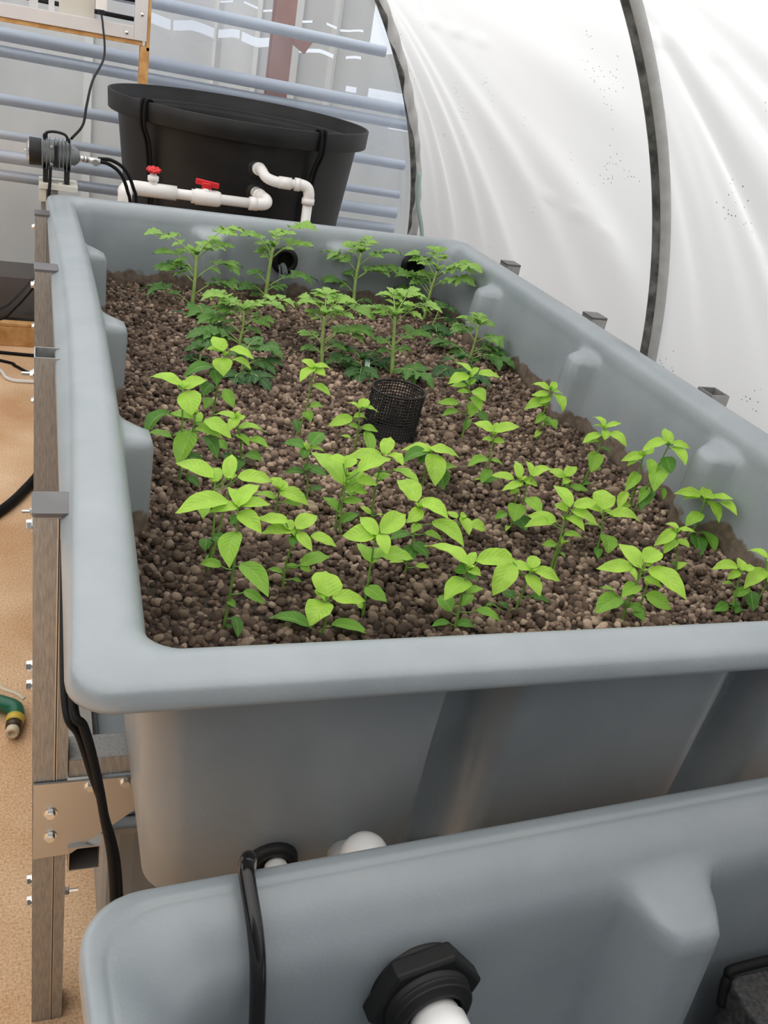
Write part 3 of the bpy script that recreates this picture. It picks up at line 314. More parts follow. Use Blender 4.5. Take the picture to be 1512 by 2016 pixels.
def leaf_mat(name, stops, vein=0.35, trans=0.35):
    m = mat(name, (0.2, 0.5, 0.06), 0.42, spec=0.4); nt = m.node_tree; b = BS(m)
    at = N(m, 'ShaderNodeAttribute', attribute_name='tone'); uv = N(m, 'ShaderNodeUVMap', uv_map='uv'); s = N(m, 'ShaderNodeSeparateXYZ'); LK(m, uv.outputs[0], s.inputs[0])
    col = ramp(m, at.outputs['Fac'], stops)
    u = N(m, 'ShaderNodeMath', operation='SUBTRACT'); u.inputs[1].default_value = 0.5; LK(m, s.outputs['X'], u.inputs[0])
    au = N(m, 'ShaderNodeMath', operation='ABSOLUTE'); LK(m, u.outputs[0], au.inputs[0])
    mid = N(m, 'ShaderNodeMath', operation='LESS_THAN'); mid.inputs[1].default_value = 0.022; LK(m, au.outputs[0], mid.inputs[0])
    k = N(m, 'ShaderNodeMath', operation='MULTIPLY_ADD'); k.inputs[1].default_value = -0.7; LK(m, au.outputs[0], k.inputs[0]); LK(m, s.outputs['Y'], k.inputs[2])
    k2 = N(m, 'ShaderNodeMath', operation='MULTIPLY'); k2.inputs[1].default_value = 42; LK(m, k.outputs[0], k2.inputs[0])
    sn = N(m, 'ShaderNodeMath', operation='SINE'); LK(m, k2.outputs[0], sn.inputs[0])
    sv = N(m, 'ShaderNodeMath', operation='GREATER_THAN'); sv.inputs[1].default_value = 0.965; LK(m, sn.outputs[0], sv.inputs[0])
    mx = N(m, 'ShaderNodeMath', operation='MAXIMUM'); LK(m, mid.outputs[0], mx.inputs[0])
    sv2 = N(m, 'ShaderNodeMath', operation='MULTIPLY'); sv2.inputs[1].default_value = 0.25; LK(m, sv.outputs[0], sv2.inputs[0]); LK(m, sv2.outputs[0], mx.inputs[1])
    f = N(m, 'ShaderNodeMath', operation='MULTIPLY'); f.inputs[1].default_value = vein; LK(m, mx.outputs[0], f.inputs[0])
    x = N(m, 'ShaderNodeMix', data_type='RGBA'); LK(m, f.outputs[0], x.inputs[0]); LK(m, col, x.inputs[6]); x.inputs[7].default_value = (0.62, 0.8, 0.25, 1)
    t = N(m, 'ShaderNodeTexCoord'); n = N(m, 'ShaderNodeTexNoise', Scale=45, Detail=3); LK(m, t.outputs['Object'], n.inputs['Vector'])
    y = N(m, 'ShaderNodeMix', data_type='RGBA', blend_type='MULTIPLY'); y.inputs[0].default_value = 1; LK(m, x.outputs[2], y.inputs[6])
    LK(m, ramp(m, n.outputs['Fac'], [(0.3, (0.86, 0.88, 0.8)), (0.7, (1.1, 1.08, 1.1))]), y.inputs[7]); LK(m, y.outputs[2], b.inputs['Base Color'])
    bp = N(m, 'ShaderNodeBump', Strength=0.3, Distance=0.0007); LK(m, sn.outputs[0], bp.inputs['Height']); LK(m, bp.outputs[0], b.inputs['Normal'])
    tr = N(m, 'ShaderNodeBsdfTranslucent'); LK(m, y.outputs[2], tr.inputs['Color']); LK(m, bp.outputs[0], tr.inputs['Normal'])
    ms = N(m, 'ShaderNodeMixShader'); ms.inputs[0].default_value = trans; LK(m, b.outputs[0], ms.inputs[1]); LK(m, tr.outputs[0], ms.inputs[2])
    LK(m, ms.outputs[0], nt.nodes['Material Output'].inputs['Surface']); return m
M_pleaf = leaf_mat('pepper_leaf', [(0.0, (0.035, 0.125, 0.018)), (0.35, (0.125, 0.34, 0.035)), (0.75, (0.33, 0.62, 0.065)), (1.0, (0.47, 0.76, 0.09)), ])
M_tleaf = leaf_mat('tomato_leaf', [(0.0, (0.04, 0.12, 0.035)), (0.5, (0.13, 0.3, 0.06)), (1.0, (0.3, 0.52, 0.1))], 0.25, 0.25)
M_stem = noise_mat('green_stem', (0.13, 0.26, 0.04), (0.24, 0.42, 0.08), 30, 0.5)
M_tstem = noise_mat('pale_green_stem', (0.24, 0.36, 0.09), (0.36, 0.5, 0.16), 30, 0.5)
# plastic film
def film_white():
    m = bpy.data.materials.new('white_greenhouse_film'); m.use_nodes = True; nt = m.node_tree; nt.nodes.clear()
    out = nt.nodes.new('ShaderNodeOutputMaterial'); b = nt.nodes.new('ShaderNodeBsdfPrincipled'); tr = nt.nodes.new('ShaderNodeBsdfTranslucent')
    b.inputs['Roughness'].default_value = 0.35; b.inputs['Specular IOR Level'].default_value = 0.4
    t = nt.nodes.new('ShaderNodeTexCoord'); v = nt.nodes.new('ShaderNodeTexVoronoi'); v.inputs['Scale'].default_value = 75; nt.links.new(t.outputs['Object'], v.inputs['Vector'])
    n = nt.nodes.new('ShaderNodeTexNoise'); n.inputs['Scale'].default_value = 5.5; n.inputs['Detail'].default_value = 3; nt.links.new(t.outputs['Object'], n.inputs['Vector'])
    lt = N(m, 'ShaderNodeMath', operation='LESS_THAN'); lt.inputs[1].default_value = 0.13; LK(m, v.outputs['Distance'], lt.inputs[0])
    gt = N(m, 'ShaderNodeMath', operation='GREATER_THAN'); gt.inputs[1].default_value = 0.63; LK(m, n.outputs['Fac'], gt.inputs[0])
    ml = N(m, 'ShaderNodeMath', operation='MULTIPLY'); LK(m, lt.outputs[0], ml.inputs[0]); LK(m, gt.outputs[0], ml.inputs[1])
    x = N(m, 'ShaderNodeMix', data_type='RGBA'); LK(m, ml.outputs[0], x.inputs[0]); x.inputs[6].default_value = (0.84, 0.825, 0.80, 1); x.inputs[7].default_value = (0.1, 0.09, 0.08, 1)
    LK(m, x.outputs[2], b.inputs['Base Color']); LK(m, x.outputs[2], tr.inputs['Color'])
    ms = nt.nodes.new('ShaderNodeMixShader'); ms.inputs[0].default_value = 0.68
    LK(m, b.outputs[0], ms.inputs[1]); LK(m, tr.outputs[0], ms.inputs[2]); LK(m, ms.outputs[0], out.inputs['Surface']); return m
M_film = film_white()
def film_clear():
    m = bpy.data.materials.new('clear_greenhouse_film'); m.use_nodes = True; nt = m.node_tree; nt.nodes.clear()
    out = nt.nodes.new('ShaderNodeOutputMaterial'); tp = nt.nodes.new('ShaderNodeBsdfTransparent'); tp.inputs[0].default_value = (0.93, 0.95, 0.97, 1)
    tr = nt.nodes.new('ShaderNodeBsdfTranslucent'); tr.inputs[0].default_value = (0.62, 0.72, 0.88, 1)
    gl = nt.nodes.new('ShaderNodeBsdfGlossy'); gl.inputs['Roughness'].default_value = 0.12; gl.inputs['Color'].default_value = (0.8, 0.86, 0.95, 1)
    t = nt.nodes.new('ShaderNodeTexCoord'); n = nt.nodes.new('ShaderNodeTexNoise'); n.inputs['Scale'].default_value = 1.6; n.inputs['Detail'].default_value = 3; LK(m, t.outputs['Object'], n.inputs['Vector'])
    mr = nt.nodes.new('ShaderNodeMapRange'); mr.inputs[3].default_value = 0.12; mr.inputs[4].default_value = 0.42; mr.inputs[1].default_value = 0.35; mr.inputs[2].default_value = 0.7; LK(m, n.outputs['Fac'], mr.inputs[0])
    bp = N(m, 'ShaderNodeBump', Strength=0.25, Distance=0.03); LK(m, n.outputs['Fac'], bp.inputs['Height']); LK(m, bp.outputs[0], gl.inputs['Normal'])
    a = nt.nodes.new('ShaderNodeMixShader'); LK(m, mr.outputs[0], a.inputs[0]); LK(m, tp.outputs[0], a.inputs[1]); LK(m, tr.outputs[0], a.inputs[2])
    c = nt.nodes.new('ShaderNodeMixShader'); c.inputs[0].default_value = 0.09; LK(m, a.outputs[0], c.inputs[1]); LK(m, gl.outputs[0], c.inputs[2])
    LK(m, c.outputs[0], out.inputs['Surface']); return m
M_clear = film_clear()
M_ground = noise_mat('dusty_brown_concrete', (0.62, 0.35, 0.175), (0.86, 0.60, 0.38), 3.2, 0.85, detail=10, bump=0.5, bscale=90, lo=0.3, hi=0.7)
def ground_extra(m):
    b = BS(m); old = b.inputs['Base Color'].links[0].from_socket; t = N(m, 'ShaderNodeTexCoord')
    n = N(m, 'ShaderNodeTexNoise', Scale=230, Detail=6); LK(m, t.outputs['Object'], n.inputs['Vector'])
    x = N(m, 'ShaderNodeMix', data_type='RGBA', blend_type='MULTIPLY'); x.inputs[0].default_value = 1; LK(m, old, x.inputs[6])
    LK(m, ramp(m, n.outputs['Fac'], [(0.3, (0.74, 0.66, 0.6)), (0.5, (1, 1, 1)), (0.72, (1.2, 1.25, 1.3))]), x.inputs[7]); LK(m, x.outputs[2], b.inputs['Base Color'])
ground_extra(M_ground)
M_shed = noise_mat('grey_steel_cladding', (0.50, 0.475, 0.43), (0.62, 0.59, 0.535), 1.3, 0.5, stretch=(3, 1, 0.4))
M_rail = mat('galvanised_rail', (0.44, 0.47, 0.52), 0.45, 0.2)
M_orange = noise_mat('red_oxide_steel', (0.17, 0.06, 0.035), (0.27, 0.1, 0.05), 3, 0.6)
M_hoop = noise_mat('dull_hoop_steel', (0.09, 0.09, 0.085), (0.3, 0.3, 0.29), 26, 0.5, 0.5, stretch=(1, 1, 1))
M_hooplight = noise_mat('grey_hoop_tape', (0.42, 0.42, 0.41), (0.5, 0.5, 0.49), 30, 0.6)
# ------------------------------------------------------------------ setting
mb = MB(); mb.box((-1.9, -1.6, FLOOR - 0.05), (1.62, 3.42, FLOOR)); struct(obj('floor', mb, M_ground, None, (0, 0, FLOOR)))
M_out = noise_mat('grey_yard_gravel', (0.1, 0.1, 0.1), (0.17, 0.168, 0.165), 8, 0.9)
mb = MB(); mb.box((-6, -5, FLOOR - 0.06), (8, 12, FLOOR - 0.006)); struct(obj('ground_outside', mb, M_out, None, (0, 0, FLOOR)))
XC, ZC, RR, YE, YH = -0.12, -0.35, 1.67, 3.4, 1.46
def arc_pt(s, r=RR):
    # arc length s up from the straight foot at the ground; s = 0 at z = ZC
    if s < 0: return Vector((XC + r, 0, ZC + s)), Vector((1, 0, 0))
    a = s / RR; return Vector((XC + r * math.cos(a), 0, ZC + r * math.sin(a))), Vector((math.cos(a), 0, math.sin(a)))
def film_bay(y0, y1, name, label, s1, seed):
    rnd = random.Random(seed); ph = [rnd.uniform(0, 6.28) for _ in range(6)]
    s0 = FLOOR - ZC; ny = int((y1 - y0) / 0.014); ns = int((s1 - s0) / 0.018); vs = []; fs = []
    for i in range(ny + 1):
        y = y0 + (y1 - y0) * i / ny
        for j in range(ns + 1):
            s = s0 + (s1 - s0) * j / ns; P, n = arc_pt(s)
            dy = y1 + 0.25 - y; ds = 1.35 - s
            th = math.atan2(ds, dy); d = math.hypot(dy, ds)
            k = 1 - min(1, max(0, (y - y0 - 0.02) / 0.25)); k2 = min(1, (y1 - y) / 0.12)
            h = 0.6 * math.sin(th * 24 + ph[0] + 1.3 * math.sin(d * 2 + ph[1])) + 0.42 * math.sin(th * 41 + ph[2] + 0.8 * math.sin(d * 3 + ph[3])) + 0.2 * math.sin(th * 63 + ph[4])
            amp = 0.011 * min(1, d / 0.8) * (1 - k) * (0.3 + 0.7 * k2) * (0.55 + 0.45 * math.sin(d * 2.3 + th * 5 + ph[5]))
            # sharp crease lines where the film was folded on the roll
            for c0, sl in ((0.62, -0.10), (0.22, -0.16), (1.0, -0.08)):
                q = s - (c0 + sl * (y1 - y)); h2 = math.exp(-(q / 0.006) ** 2); h += 0.0
                amp2 = 0.005 * h2 * max(0, math.sin((y - y0) * 4.1 + c0 * 9)); P = P + n * amp2
            vs.append(Vector((P.x, y, P.z)) + n * (h * amp + 0.026))
    for i in range(ny):
        for j in range(ns):
            a = i * (ns + 1) + j; fs.append((a, a + 1, a + ns + 2, a + ns + 1))
    mb = MB(); mb.add(vs, fs, True); return struct(obj(name, mb, M_film), label)
film_bay(YH, YE, 'wall_right', 'white plastic film between the two hoops', 4.6, 3)
film_bay(-1.3, YH, 'wall_right_near', 'white plastic film nearer than the middle hoop', 4.4, 8)
# clear end wall film
mb = MB(); pts = []
for k in range(60):
    a = -0.32 + (PI + 0.64) * k / 59
    z = ZC + RR * math.sin(a); pts.append((XC + RR * math.cos(a) if z > ZC else XC + math.copysign(RR, math.cos(a)), max(z, FLOOR)))
k = len(pts); vs = [(x, YE + 0.004, z) for x, z in pts] + [(XC, YE + 0.004, ZC)]
mb.add(vs, [(i, i + 1, k) for i in range(k - 1)] + [(k - 1, 0, k)]); struct(obj('wall_back', mb, M_clear), 'clear plastic film of the end wall')
# timber sill of the end wall
mb = MB(); mb.box((-2.0, 3.34, FLOOR), (1.45, 3.385, -0.80)); mb.box((-2.0, 3.34, -0.80), (1.45, 3.385, -0.785))
tag(obj('timber_sill', mb, M_wood, None, (0, 3.36, FLOOR), bevel=0.003), 'pine board lying on the ground along the foot of the clear end wall', 'timber')
# hoops
def hoop(y, r, label, two):
    t = thing('greenhouse_hoop', (XC + RR, y, FLOOR), label, 'hoop')
    P = [arc_pt(FLOOR - ZC + (2.75 - FLOOR + ZC) * k / 70, RR - (0.0 if two else 0.0))[0] + Vector((0, y, 0)) for k in range(71)]
    mb = MB(); mb.tube(P, r, 14); obj('steel_tube', mb, M_hoop, t)
    if two:
        Q = [arc_pt(FLOOR - ZC + (2.75 - FLOOR + ZC) * k / 70, RR + 0.004)[0] + Vector((0, y - r * 1.25, 0)) for k in range(71)]
        mb = MB(); mb.tube(Q, r * 0.75, 10); obj('padding_strip', mb, M_hooplight, t)['label'] = 'light grey strip along the near side of the tube'
    return t
hoop(YH, 0.018, 'thick dark steel hoop curving up in front of the white film', True)
t = hoop(YE - 0.03, 0.017, 'thin dark end hoop where the clear end wall meets the white film', False)
# loose wavy film edge along the end hoop
mb = MB(); vs = []; fs = []; rnd = random.Random(5); n = 260
for i in range(n + 1):
    s = FLOOR - ZC + 0.25 + 2.4 * i / n
    wv = 0.012 + 0.010 * math.sin(i * 0.16 + 2 * math.sin(i * 0.05)) + 0.003 * math.sin(i * 0.5)
    for q, off in enumerate((0.02, 0.0, -wv)):
        P, nn = arc_pt(s, RR + off); vs.append((P.x, YE - 0.06 - 0.006 * math.sin(i * 0.55 + q), P.z))
for i in range(n):
    for q in range(2): fs.append((i * 3 + q, i * 3 + q + 1, i * 3 + q + 4, i * 3 + q + 3))
mb.add(vs, fs); obj('film_edge', mb, M_film, t)['label'] = 'loose wavy edge of the white film'
mb = MB(); mb.tube(curve([(1.5, 3.28, 0.02), (1.52, 3.28, -0.11), (1.565, 3.28, -0.24), (1.62, 3.28, -0.5), (1.66, 3.28, FLOOR)]), 0.009, 10)
tag(obj('conduit', mb, mat('pale_green_conduit', (0.45, 0.6, 0.58), 0.3), None, (1.62, 3.28, FLOOR)), 'thin pale green pipe running down beside the foot of the end hoop', 'pipe')
# ------------------------------------------------------------------ outside
HOLES = [(0.636, .757, .318, .378), (0.772, 1.025, .318, .375), (1.036, 1.190, .322, .37), (1.2, 1.415, .312, .366), (1.575, 1.81, .322, .345), (1.9, 2.01, .328, .345),
         (1.58, 1.65, .498, .512), (1.74, 1.81, .494, .508), (1.83, 2.0, .49, .503), (1.93, 2.01, .13, .165), (2.09, 2.5, .11, .175), (2.27, 2.5, -.06, .005), (-.155, -.06, .008, .062), (-.036, .0, .026, .064),
         (1.04, 1.13, .52, .532), (1.195, 1.285, .525, .538), (1.31, 1.41, .515, .528), (2.05, 6, .40, 2.6), (-.5, .25, .395, .5), (-.9, .3, .62, 2.6), (.75, 1.4, .70, 2.6)]  # openings cut for bright patches: skylight gaps and imitated sky reflections
KS = (4.3 - CAM.y) / (6 - CAM.y); HOLES = [(CAM.x + (h[0] - CAM.x) * KS, CAM.x + (h[1] - CAM.x) * KS, CAM.z + (h[2] - CAM.z) * KS, CAM.z + (h[3] - CAM.z) * KS) for h in HOLES]
xs = [-5 + 0.0475 * i for i in range(int(10 / 0.0475))]; xs = sorted(set(xs + [v for h in HOLES for v in h[:2]]))
zs = sorted(set([FLOOR, 2.4] + [-0.2, 0.9, 1.6] + [v for h in HOLES for v in h[2:]])); zs = [z for z in zs if z <= 2.4]
mb = MB(); idx = {}; vs = []; fs = []
def rib(x):
    q = (x / 0.19) % 1.0; return 0.018 if q < 0.14 else 0.0
for i, x in enumerate(xs):
    for j, z in enumerate(zs): idx[i, j] = len(vs); vs.append((x, 4.3 - rib(x), z + (0.008 * math.sin(x * 31) if z > 0.3 else 0)))
for i in range(len(xs) - 1):
    for j in range(len(zs) - 1):
        cx = (xs[i] + xs[i + 1]) / 2; cz = (zs[j] + zs[j + 1]) / 2
        if any(h[0] < cx < h[1] and h[2] < cz < h[3] for h in HOLES): continue
        fs.append((idx[i, j], idx[i + 1, j], idx[i + 1, j + 1], idx[i, j + 1]))
mb.add(vs, fs, False); o = obj('shed_wall', mb, M_shed, None, (0, 4.3, FLOOR)); sf = o.modifiers.new('thick', 'SOLIDIFY'); sf.thickness = 0.01
tag(o, 'ribbed grey steel cladding of the shed standing behind the clear end wall, openings in it standing for skylight gaps and sky reflections', 'shed')
for zc, r, lab in ((0.455, 0.024, 'topmost of the blue-grey rails behind the clear end wall'), (0.232, 0.026, 'upper rail of the close pair just above the black tank'), (0.17, 0.022, 'lower rail of the close pair just above the black tank'),
               (-0.005, 0.022, 'blue-grey rail behind the air pump at the height of the black tank rim'), (-0.14, 0.018, 'blue-grey rail seen just under the air pump'), (-0.225, 0.026, 'blue-grey rail passing low behind the black tank'), (-0.30, 0.022, 'lowest blue-grey rail behind the black tank')):
    mb = MB(); x1 = 1.42 if zc > 0.4 else 1.60; x0 = -3.0
    sl = -0.022 if zc > 0.1 else -0.02
    mb.tube([(x0, 3.75, zc + 0.012 - sl * 3), (x1, 3.75, zc + sl * 0.6)], r, 14)
    tag(obj('rail', mb, M_rail, None, (0, 3.75, zc)), lab, 'rail', 'steel rails outside the clear end wall')
t = thing('steel_column', (0.99, 3.95, FLOOR), 'rust orange steel column with a bracket outside the clear end wall', 'column')
mb = MB(); mb.box((0.955, 3.92, FLOOR), (1.045, 3.93, 1.6)); mb.box((0.955, 3.99, FLOOR), (1.045, 4.0, 1.6)); mb.box((0.995, 3.93, FLOOR), (1.005, 3.99, 1.6)); obj('beam', mb, M_orange, t)
mb = MB(); mb.prism([(1.045, 0.40), (1.10, 0.37), (1.13, 0.42), (1.17, 0.43), (1.17, 0.47), (1.12, 0.47), (1.045, 0.46)], -3.93, -3.91, Matrix.Rotation(PI / 2, 4, 'X')); obj('bracket', mb, M_orange, t)
# dark box filling the dark area low behind the end wall
mb = MB(); mb.rbox((-0.9, 3.5, FLOOR), (0.03, 3.75, -0.64), 0.02)
tag(obj('dark_panel', mb, M_black, None, (-0.4, 3.6, FLOOR)), 'dark trough standing outside, low behind the clear end wall at the far left', 'panel')
# ------------------------------------------------------------------ framed opening at the top left
t = struct(bpy.data.objects.new('window_1', None)); COL.objects.link(t); t.location = (-0.2, 3.36, 0.32); t['label'] = 'white framed louvre opening in the end wall'
def fr(name, boxes, m, lab=None, par=None, bev=0.002):
    mb = MB()
    for a, b in boxes: mb.box(a, b)
    o = obj(name, mb, m, par if par else t, bevel=bev)
    if lab: o['label'] = lab
    return o
bot = fr('bottom_rail', [((-0.9, 3.335, 0.332), (0.312, 3.36, 0.378))], M_white)
fr('side_rail', [((0.312, 3.335, 0.332), (0.358, 3.36, 1.15))], M_white)
fr('top_rail', [((-0.9, 3.335, 1.1), (0.312, 3.36, 1.15))], M_white)
fr('timber_trim', [((-0.9, 3.345, 0.316), (0.345, 3.39, 0.331)), ((0.358, 3.345, 0.30), (0.371, 3.39, 1.2))], M_wood)
fr('timber_stud', [((0.338, 3.345, FLOOR + 0.1), (0.371, 3.392, 0.315))], M_wood)
for q, z in enumerate((0.399, 0.462, 0.525, 0.588, 0.651)):
    mb = MB(); mb.tube([(-0.9, 3.37, z + 0.02), (0.312, 3.37, z)], 0.008, 8); obj('louvre', mb, M_black, t)
for q, (x0, x1) in enumerate(((-0.05, -0.02), (0.015, 0.035))):
    mb = MB(); mb.box((x0, 3.362, 0.378), (x1, 3.37, 1.1)); obj('mullion', mb, M_white, t)
mb = MB(); mb.box((0.05, 3.362, 0.378), (0.172, 3.372, 0.44)); obj('blank_panel', mb, M_whitewall, t)
for x, z in ((0.285, 0.352), (0.337, 0.42)):
    mb = MB(); mb.lathe([(0, 0.003), (0.006, 0.003), (0.007, 0)], (x, 3.335, z), (0, -1, 0), 10); obj('screw', mb, M_bolt, t)
t = thing('outlet_box', (0.193, 3.33, 0.41), 'white power outlet with a plug on the frame at the top left', 'outlet')
mb = MB(); mb.rbox((0.174, 3.30, 0.412), (0.212, 3.334, 0.5), 0.006); obj('housing', mb, M_pvc, t)
mb = MB(); mb.rbox((0.182, 3.30, 0.396), (0.204, 3.33, 0.412), 0.005); obj('plug', mb, M_black, t)
mb = MB(); mb.tube(curve([(0.193, 3.31, 0.40), (0.188, 3.1, 0.37), (0.172, 2.7, 0.30), (0.125, 2.4, 0.25), (0.104, 2.25, 0.2), (0.092, 2.18, 0.155), (0.062, 2.12, 0.125)]), 0.0035, 8)
tag(obj('power_cord', mb, M_rubber, None, (0.1, 2.4, 0.25)), 'thin black cord hanging from the outlet down to the air pump', 'cord')
mb = MB(); mb.tube(curve([(-0.5, 3.33, -0.78), (-0.3, 3.33, -0.79), (-0.161, 3.33, -0.77), (-0.103, 3.33, -0.718), (-0.041, 3.33, -0.639), (0.05, 3.33, -0.5)]), 0.004, 8)
tag(obj('wall_cable', mb, M_rubber, None, (-0.1, 3.33, -0.75)), 'thin black cable curving up from the pine board at the far left', 'cable')
F1 = FLOOR
for nm, pts, r, m_, lab, cat in (
    ('ground_cable', [(-0.8, 3.35, F1 + .006), (-0.16, 3.24, F1 + .006), (0.1, 3.22, F1 + .006), (0.5, 3.2, F1 + .006)], 0.007, M_rubber, 'black cable on the ground right in front of the pine board', 'cable'),
    ('ground_cable', [(-0.6, 3.35, F1 + .005), (-0.155, 3.149, F1 + .005), (-0.10, 3.1, F1 + .005), (-0.04, 3.02, F1 + .005), (0.1, 2.9, F1 + .005)], 0.006, M_rubber, 'black cable on the ground slanting behind the white one', 'cable'),
    ('ground_cable', [(-0.3, 3.25, F1 + .007), (-0.16, 3.05, F1 + .007), (-0.12, 2.95, F1 + .007), (-0.04, 2.93, F1 + .007), (0.2, 2.95, F1 + .007)], 0.007, M_pvc, 'white cable looping on the ground behind the posts', 'cable'),
    ('soaker_hose', [(-1.5, 0.9, F1 + .014), (-0.8, 1.45, F1 + .014), (-0.3, 1.74, F1 + .014), (-0.16, 1.85, F1 + .014), (-0.118, 1.892, F1 + .014), (-0.06, 2.01, F1 + .014), (0.0, 2.2, F1 + .014), (0.05, 2.6, F1 + .014)], 0.014, M_rubber, 'flat black hose curving on the ground behind the left posts', 'hose')):
    mb = MB(); mb.tube(curve(pts), r, 10); tag(obj(nm, mb, m_, None, pts[-2]), lab, cat)
# ------------------------------------------------------------------ rotomoulded tanks
def rrect(W, L, d, r, ds=0.012):
    # points (x, y, side, t, inward normal) counter-clockwise from the front left
    out = []; r = max(r, 0.004)
    def seg(p, q, nrm, side):
        n = max(2, int(round(math.dist(p[:2], q[:2]) / ds))) ; return p, q, nrm, side
    x0, y0, x1, y1 = d, d, W - d, L - d
    nx = int((W - 0.3) / ds); ny = int((L - 0.3) / ds)
    for (a, b, nrm, side, n) in (((x0 + r, y0), (x1 - r, y0), (0, 1), 'f', nx), ((x1, y0 + r), (x1, y1 - r), (-1, 0), 'r', ny), ((x1 - r, y1), (x0 + r, y1), (0, -1), 'b', nx), ((x0, y1 - r), (x0, y0 + r), (1, 0), 'l', ny)):
        for k in range(n + 1):
            u = k / n; out.append((a[0] + (b[0] - a[0]) * u, a[1] + (b[1] - a[1]) * u, side, nrm))
        ca = {'f': (x1 - r, y0 + r, -90), 'r': (x1 - r, y1 - r, 0), 'b': (x0 + r, y1 - r, 90), 'l': (x0 + r, y0 + r, 180)}[side]
        for k in range(1, 8):
            g = math.radians(ca[2] + 90 * k / 8); out.append((ca[0] + r * math.cos(g), ca[1] + r * math.sin(g), 'c', (0, 0)))
    return out
def sstep(x): x = min(1, max(0, x)); return x * x * (3 - 2 * x)
def moulded(W, L, prof, bumps, R, bow, hw=0.034, amt=0.045, edge=0.016):
    vs = []; fs = []; n = None
    for (d, z, bw, bo) in prof:
        ring = rrect(W, L, d, R)
        n = len(ring)
        for x, y, side, nrm in ring:
            if bw and side != 'c':
                t = y if side in 'lr' else x
                for c in bumps[side]:
                    q = abs(t - c); k = 1 - sstep((q - hw + edge) / (2 * edge))
                    x += nrm[0] * amt * bw * k; y += nrm[1] * amt * bw * k
            x0, y0 = x, y
            if bow:
                wl = (1 - x0 / W); wr = x0 / W; g = math.sin(PI * min(1, max(0, y0 / L)))
                x += bo * g * (bow[0] * wl ** 3 + bow[1] * wr ** 3)
            vs.append((x, y, z))
    for i in range(len(prof) - 1):
        for k in range(n): fs.append((i * n + k, i * n + (k + 1) % n, (i + 1) * n + (k + 1) % n, (i + 1) * n + k))
    fs.append(tuple(range(n))); fs.append(tuple((len(prof) - 1) * n + k for k in reversed(range(n))))
    return vs, fs
BW, BL = 1.2, 2.042
bprof = [(0.13, -0.362, 0, 0), (0.10, -0.356, .9, 0), (0.088, -0.32, 1, 0), (0.082, -0.2, 1, .3), (0.077, -0.1, 1, .7), (0.074, -0.062, 1, .9), (0.0725, -0.052, .9, 1), (0.0715, -0.045, .5, 1), (0.0705, -0.04, .15, 1), (0.07, -0.034, 0, 1), (0.068, -0.026, 0, 1), (0.0655, -0.017, 0, 1), (0.0615, -0.010, 0, 1),
         (0.055, -0.0045, 0, 1), (0.047, -0.0012, 0, 1), (0.038, 0, 0, 1), (0.028, -0.0006, 0, 1), (0.018, -0.0022, 0, 1), (0.010, -0.0035, 0, 1), (0.004, -0.0058, 0, 1), (0.0012, -0.0095, 0, 1), (0, -0.014, 0, .85), (-0.002, -0.022, 0, .3), (-0.001, -0.027, 0, .15), (0.003, -0.029, 0, .15), (0.010, -0.027, 0, .15),
         (0.035, -0.022, 0, .15), (0.052, -0.024, 0, 0), (0.059, -0.032, 0, 0), (0.063, -0.045, .0, 0), (0.0645, -0.055, .6, 0), (0.066, -0.07, 1, 0), (0.07, -0.12, 1, 0), (0.078, -0.22, 1, 0), (0.088, -0.36, .9, 0), (0.094, -0.369, .6, 0), (0.13, -0.371, 0, 0)]
vs, fs = moulded(BW, BL, bprof, {'l': (0.62, 1.12, 1.64), 'r': (0.62, 1.12, 1.64), 'f': (0.425, 0.79), 'b': (0.42, 0.80)}, 0.042, (0.024, 0.010))
mb = MB(); mb.add(vs, fs); mb.sm[-1] = mb.sm[-2] = False; nr = len(vs) // len(bprof); mb.mi = [1 if i < 11 * nr else 0 for i in range(len(fs))]; mb.mi[-2] = 1
bed = thing('grow_bed', (0, 0, 0), 'large grey moulded plastic grow bed holding the seedlings', 'grow bed')
obj('basin', mb, [M_tank, M_bed], bed)
def port(name, c, ax, r, par, water=False):
    mb = MB(); mb.lathe([(r * .62, -0.02), (r * .62, 0.016), (r * .8, 0.018), (r * .84, 0.012), (r, 0.009), (r, 0)], c, ax, 32)
    o = obj(name, mb, M_black, par); return o
port('bulkhead_fitting', (0.628, 1.958, -0.098), (0, -1, 0), 0.038, bed); port('bulkhead_fitting', (1.012, 1.955, -0.075), (0, -1, 0), 0.036, bed)
for c, rr in (((0.628, 1.9575, -0.098), 0.024), ((1.012, 1.9545, -0.075), 0.022)):
    mb = MB(); mb.lathe([(0, 0), (rr, 0)], c, (0, -1, 0), 24); obj('pipe_bore', mb, M_rubber, bed)
# front drain fittings
mb = MB(); mb.lathe([(0, 0.012), (0.018, 0.012), (0.019, 0.018), (0.026, 0.018), (0.030, 0.012), (0.031, 0.0)], (0.222, 0.091, -0.325), (0, -1, 0), 24); obj('drain_gasket', mb, M_black, bed)
# stream of water
m = mat('falling_water', (0.75, 0.82, 0.86), 0.05); BS(m).inputs['Transmission Weight'].default_value = 0.85; BS(m).inputs['IOR'].default_value = 1.33
mb = MB(); mb.tube(curve([(0.622, 1.945, -0.108), (0.626, 1.93, -0.118), (0.630, 1.92, -0.15), (0.632, 1.918, -0.198)]), [0.008] * 12 + [0.006] * 13, 10)
mb.tube(curve([(0.612, 1.945, -0.110), (0.613, 1.932, -0.12), (0.614, 1.925, -0.15), (0.616, 1.92, -0.198)]), 0.003, 8)
tag(obj('water_stream', mb, m, None, (0.628, 1.92, -0.197)), 'thin stream of water falling from the left inlet hole onto the pebbles', 'water')
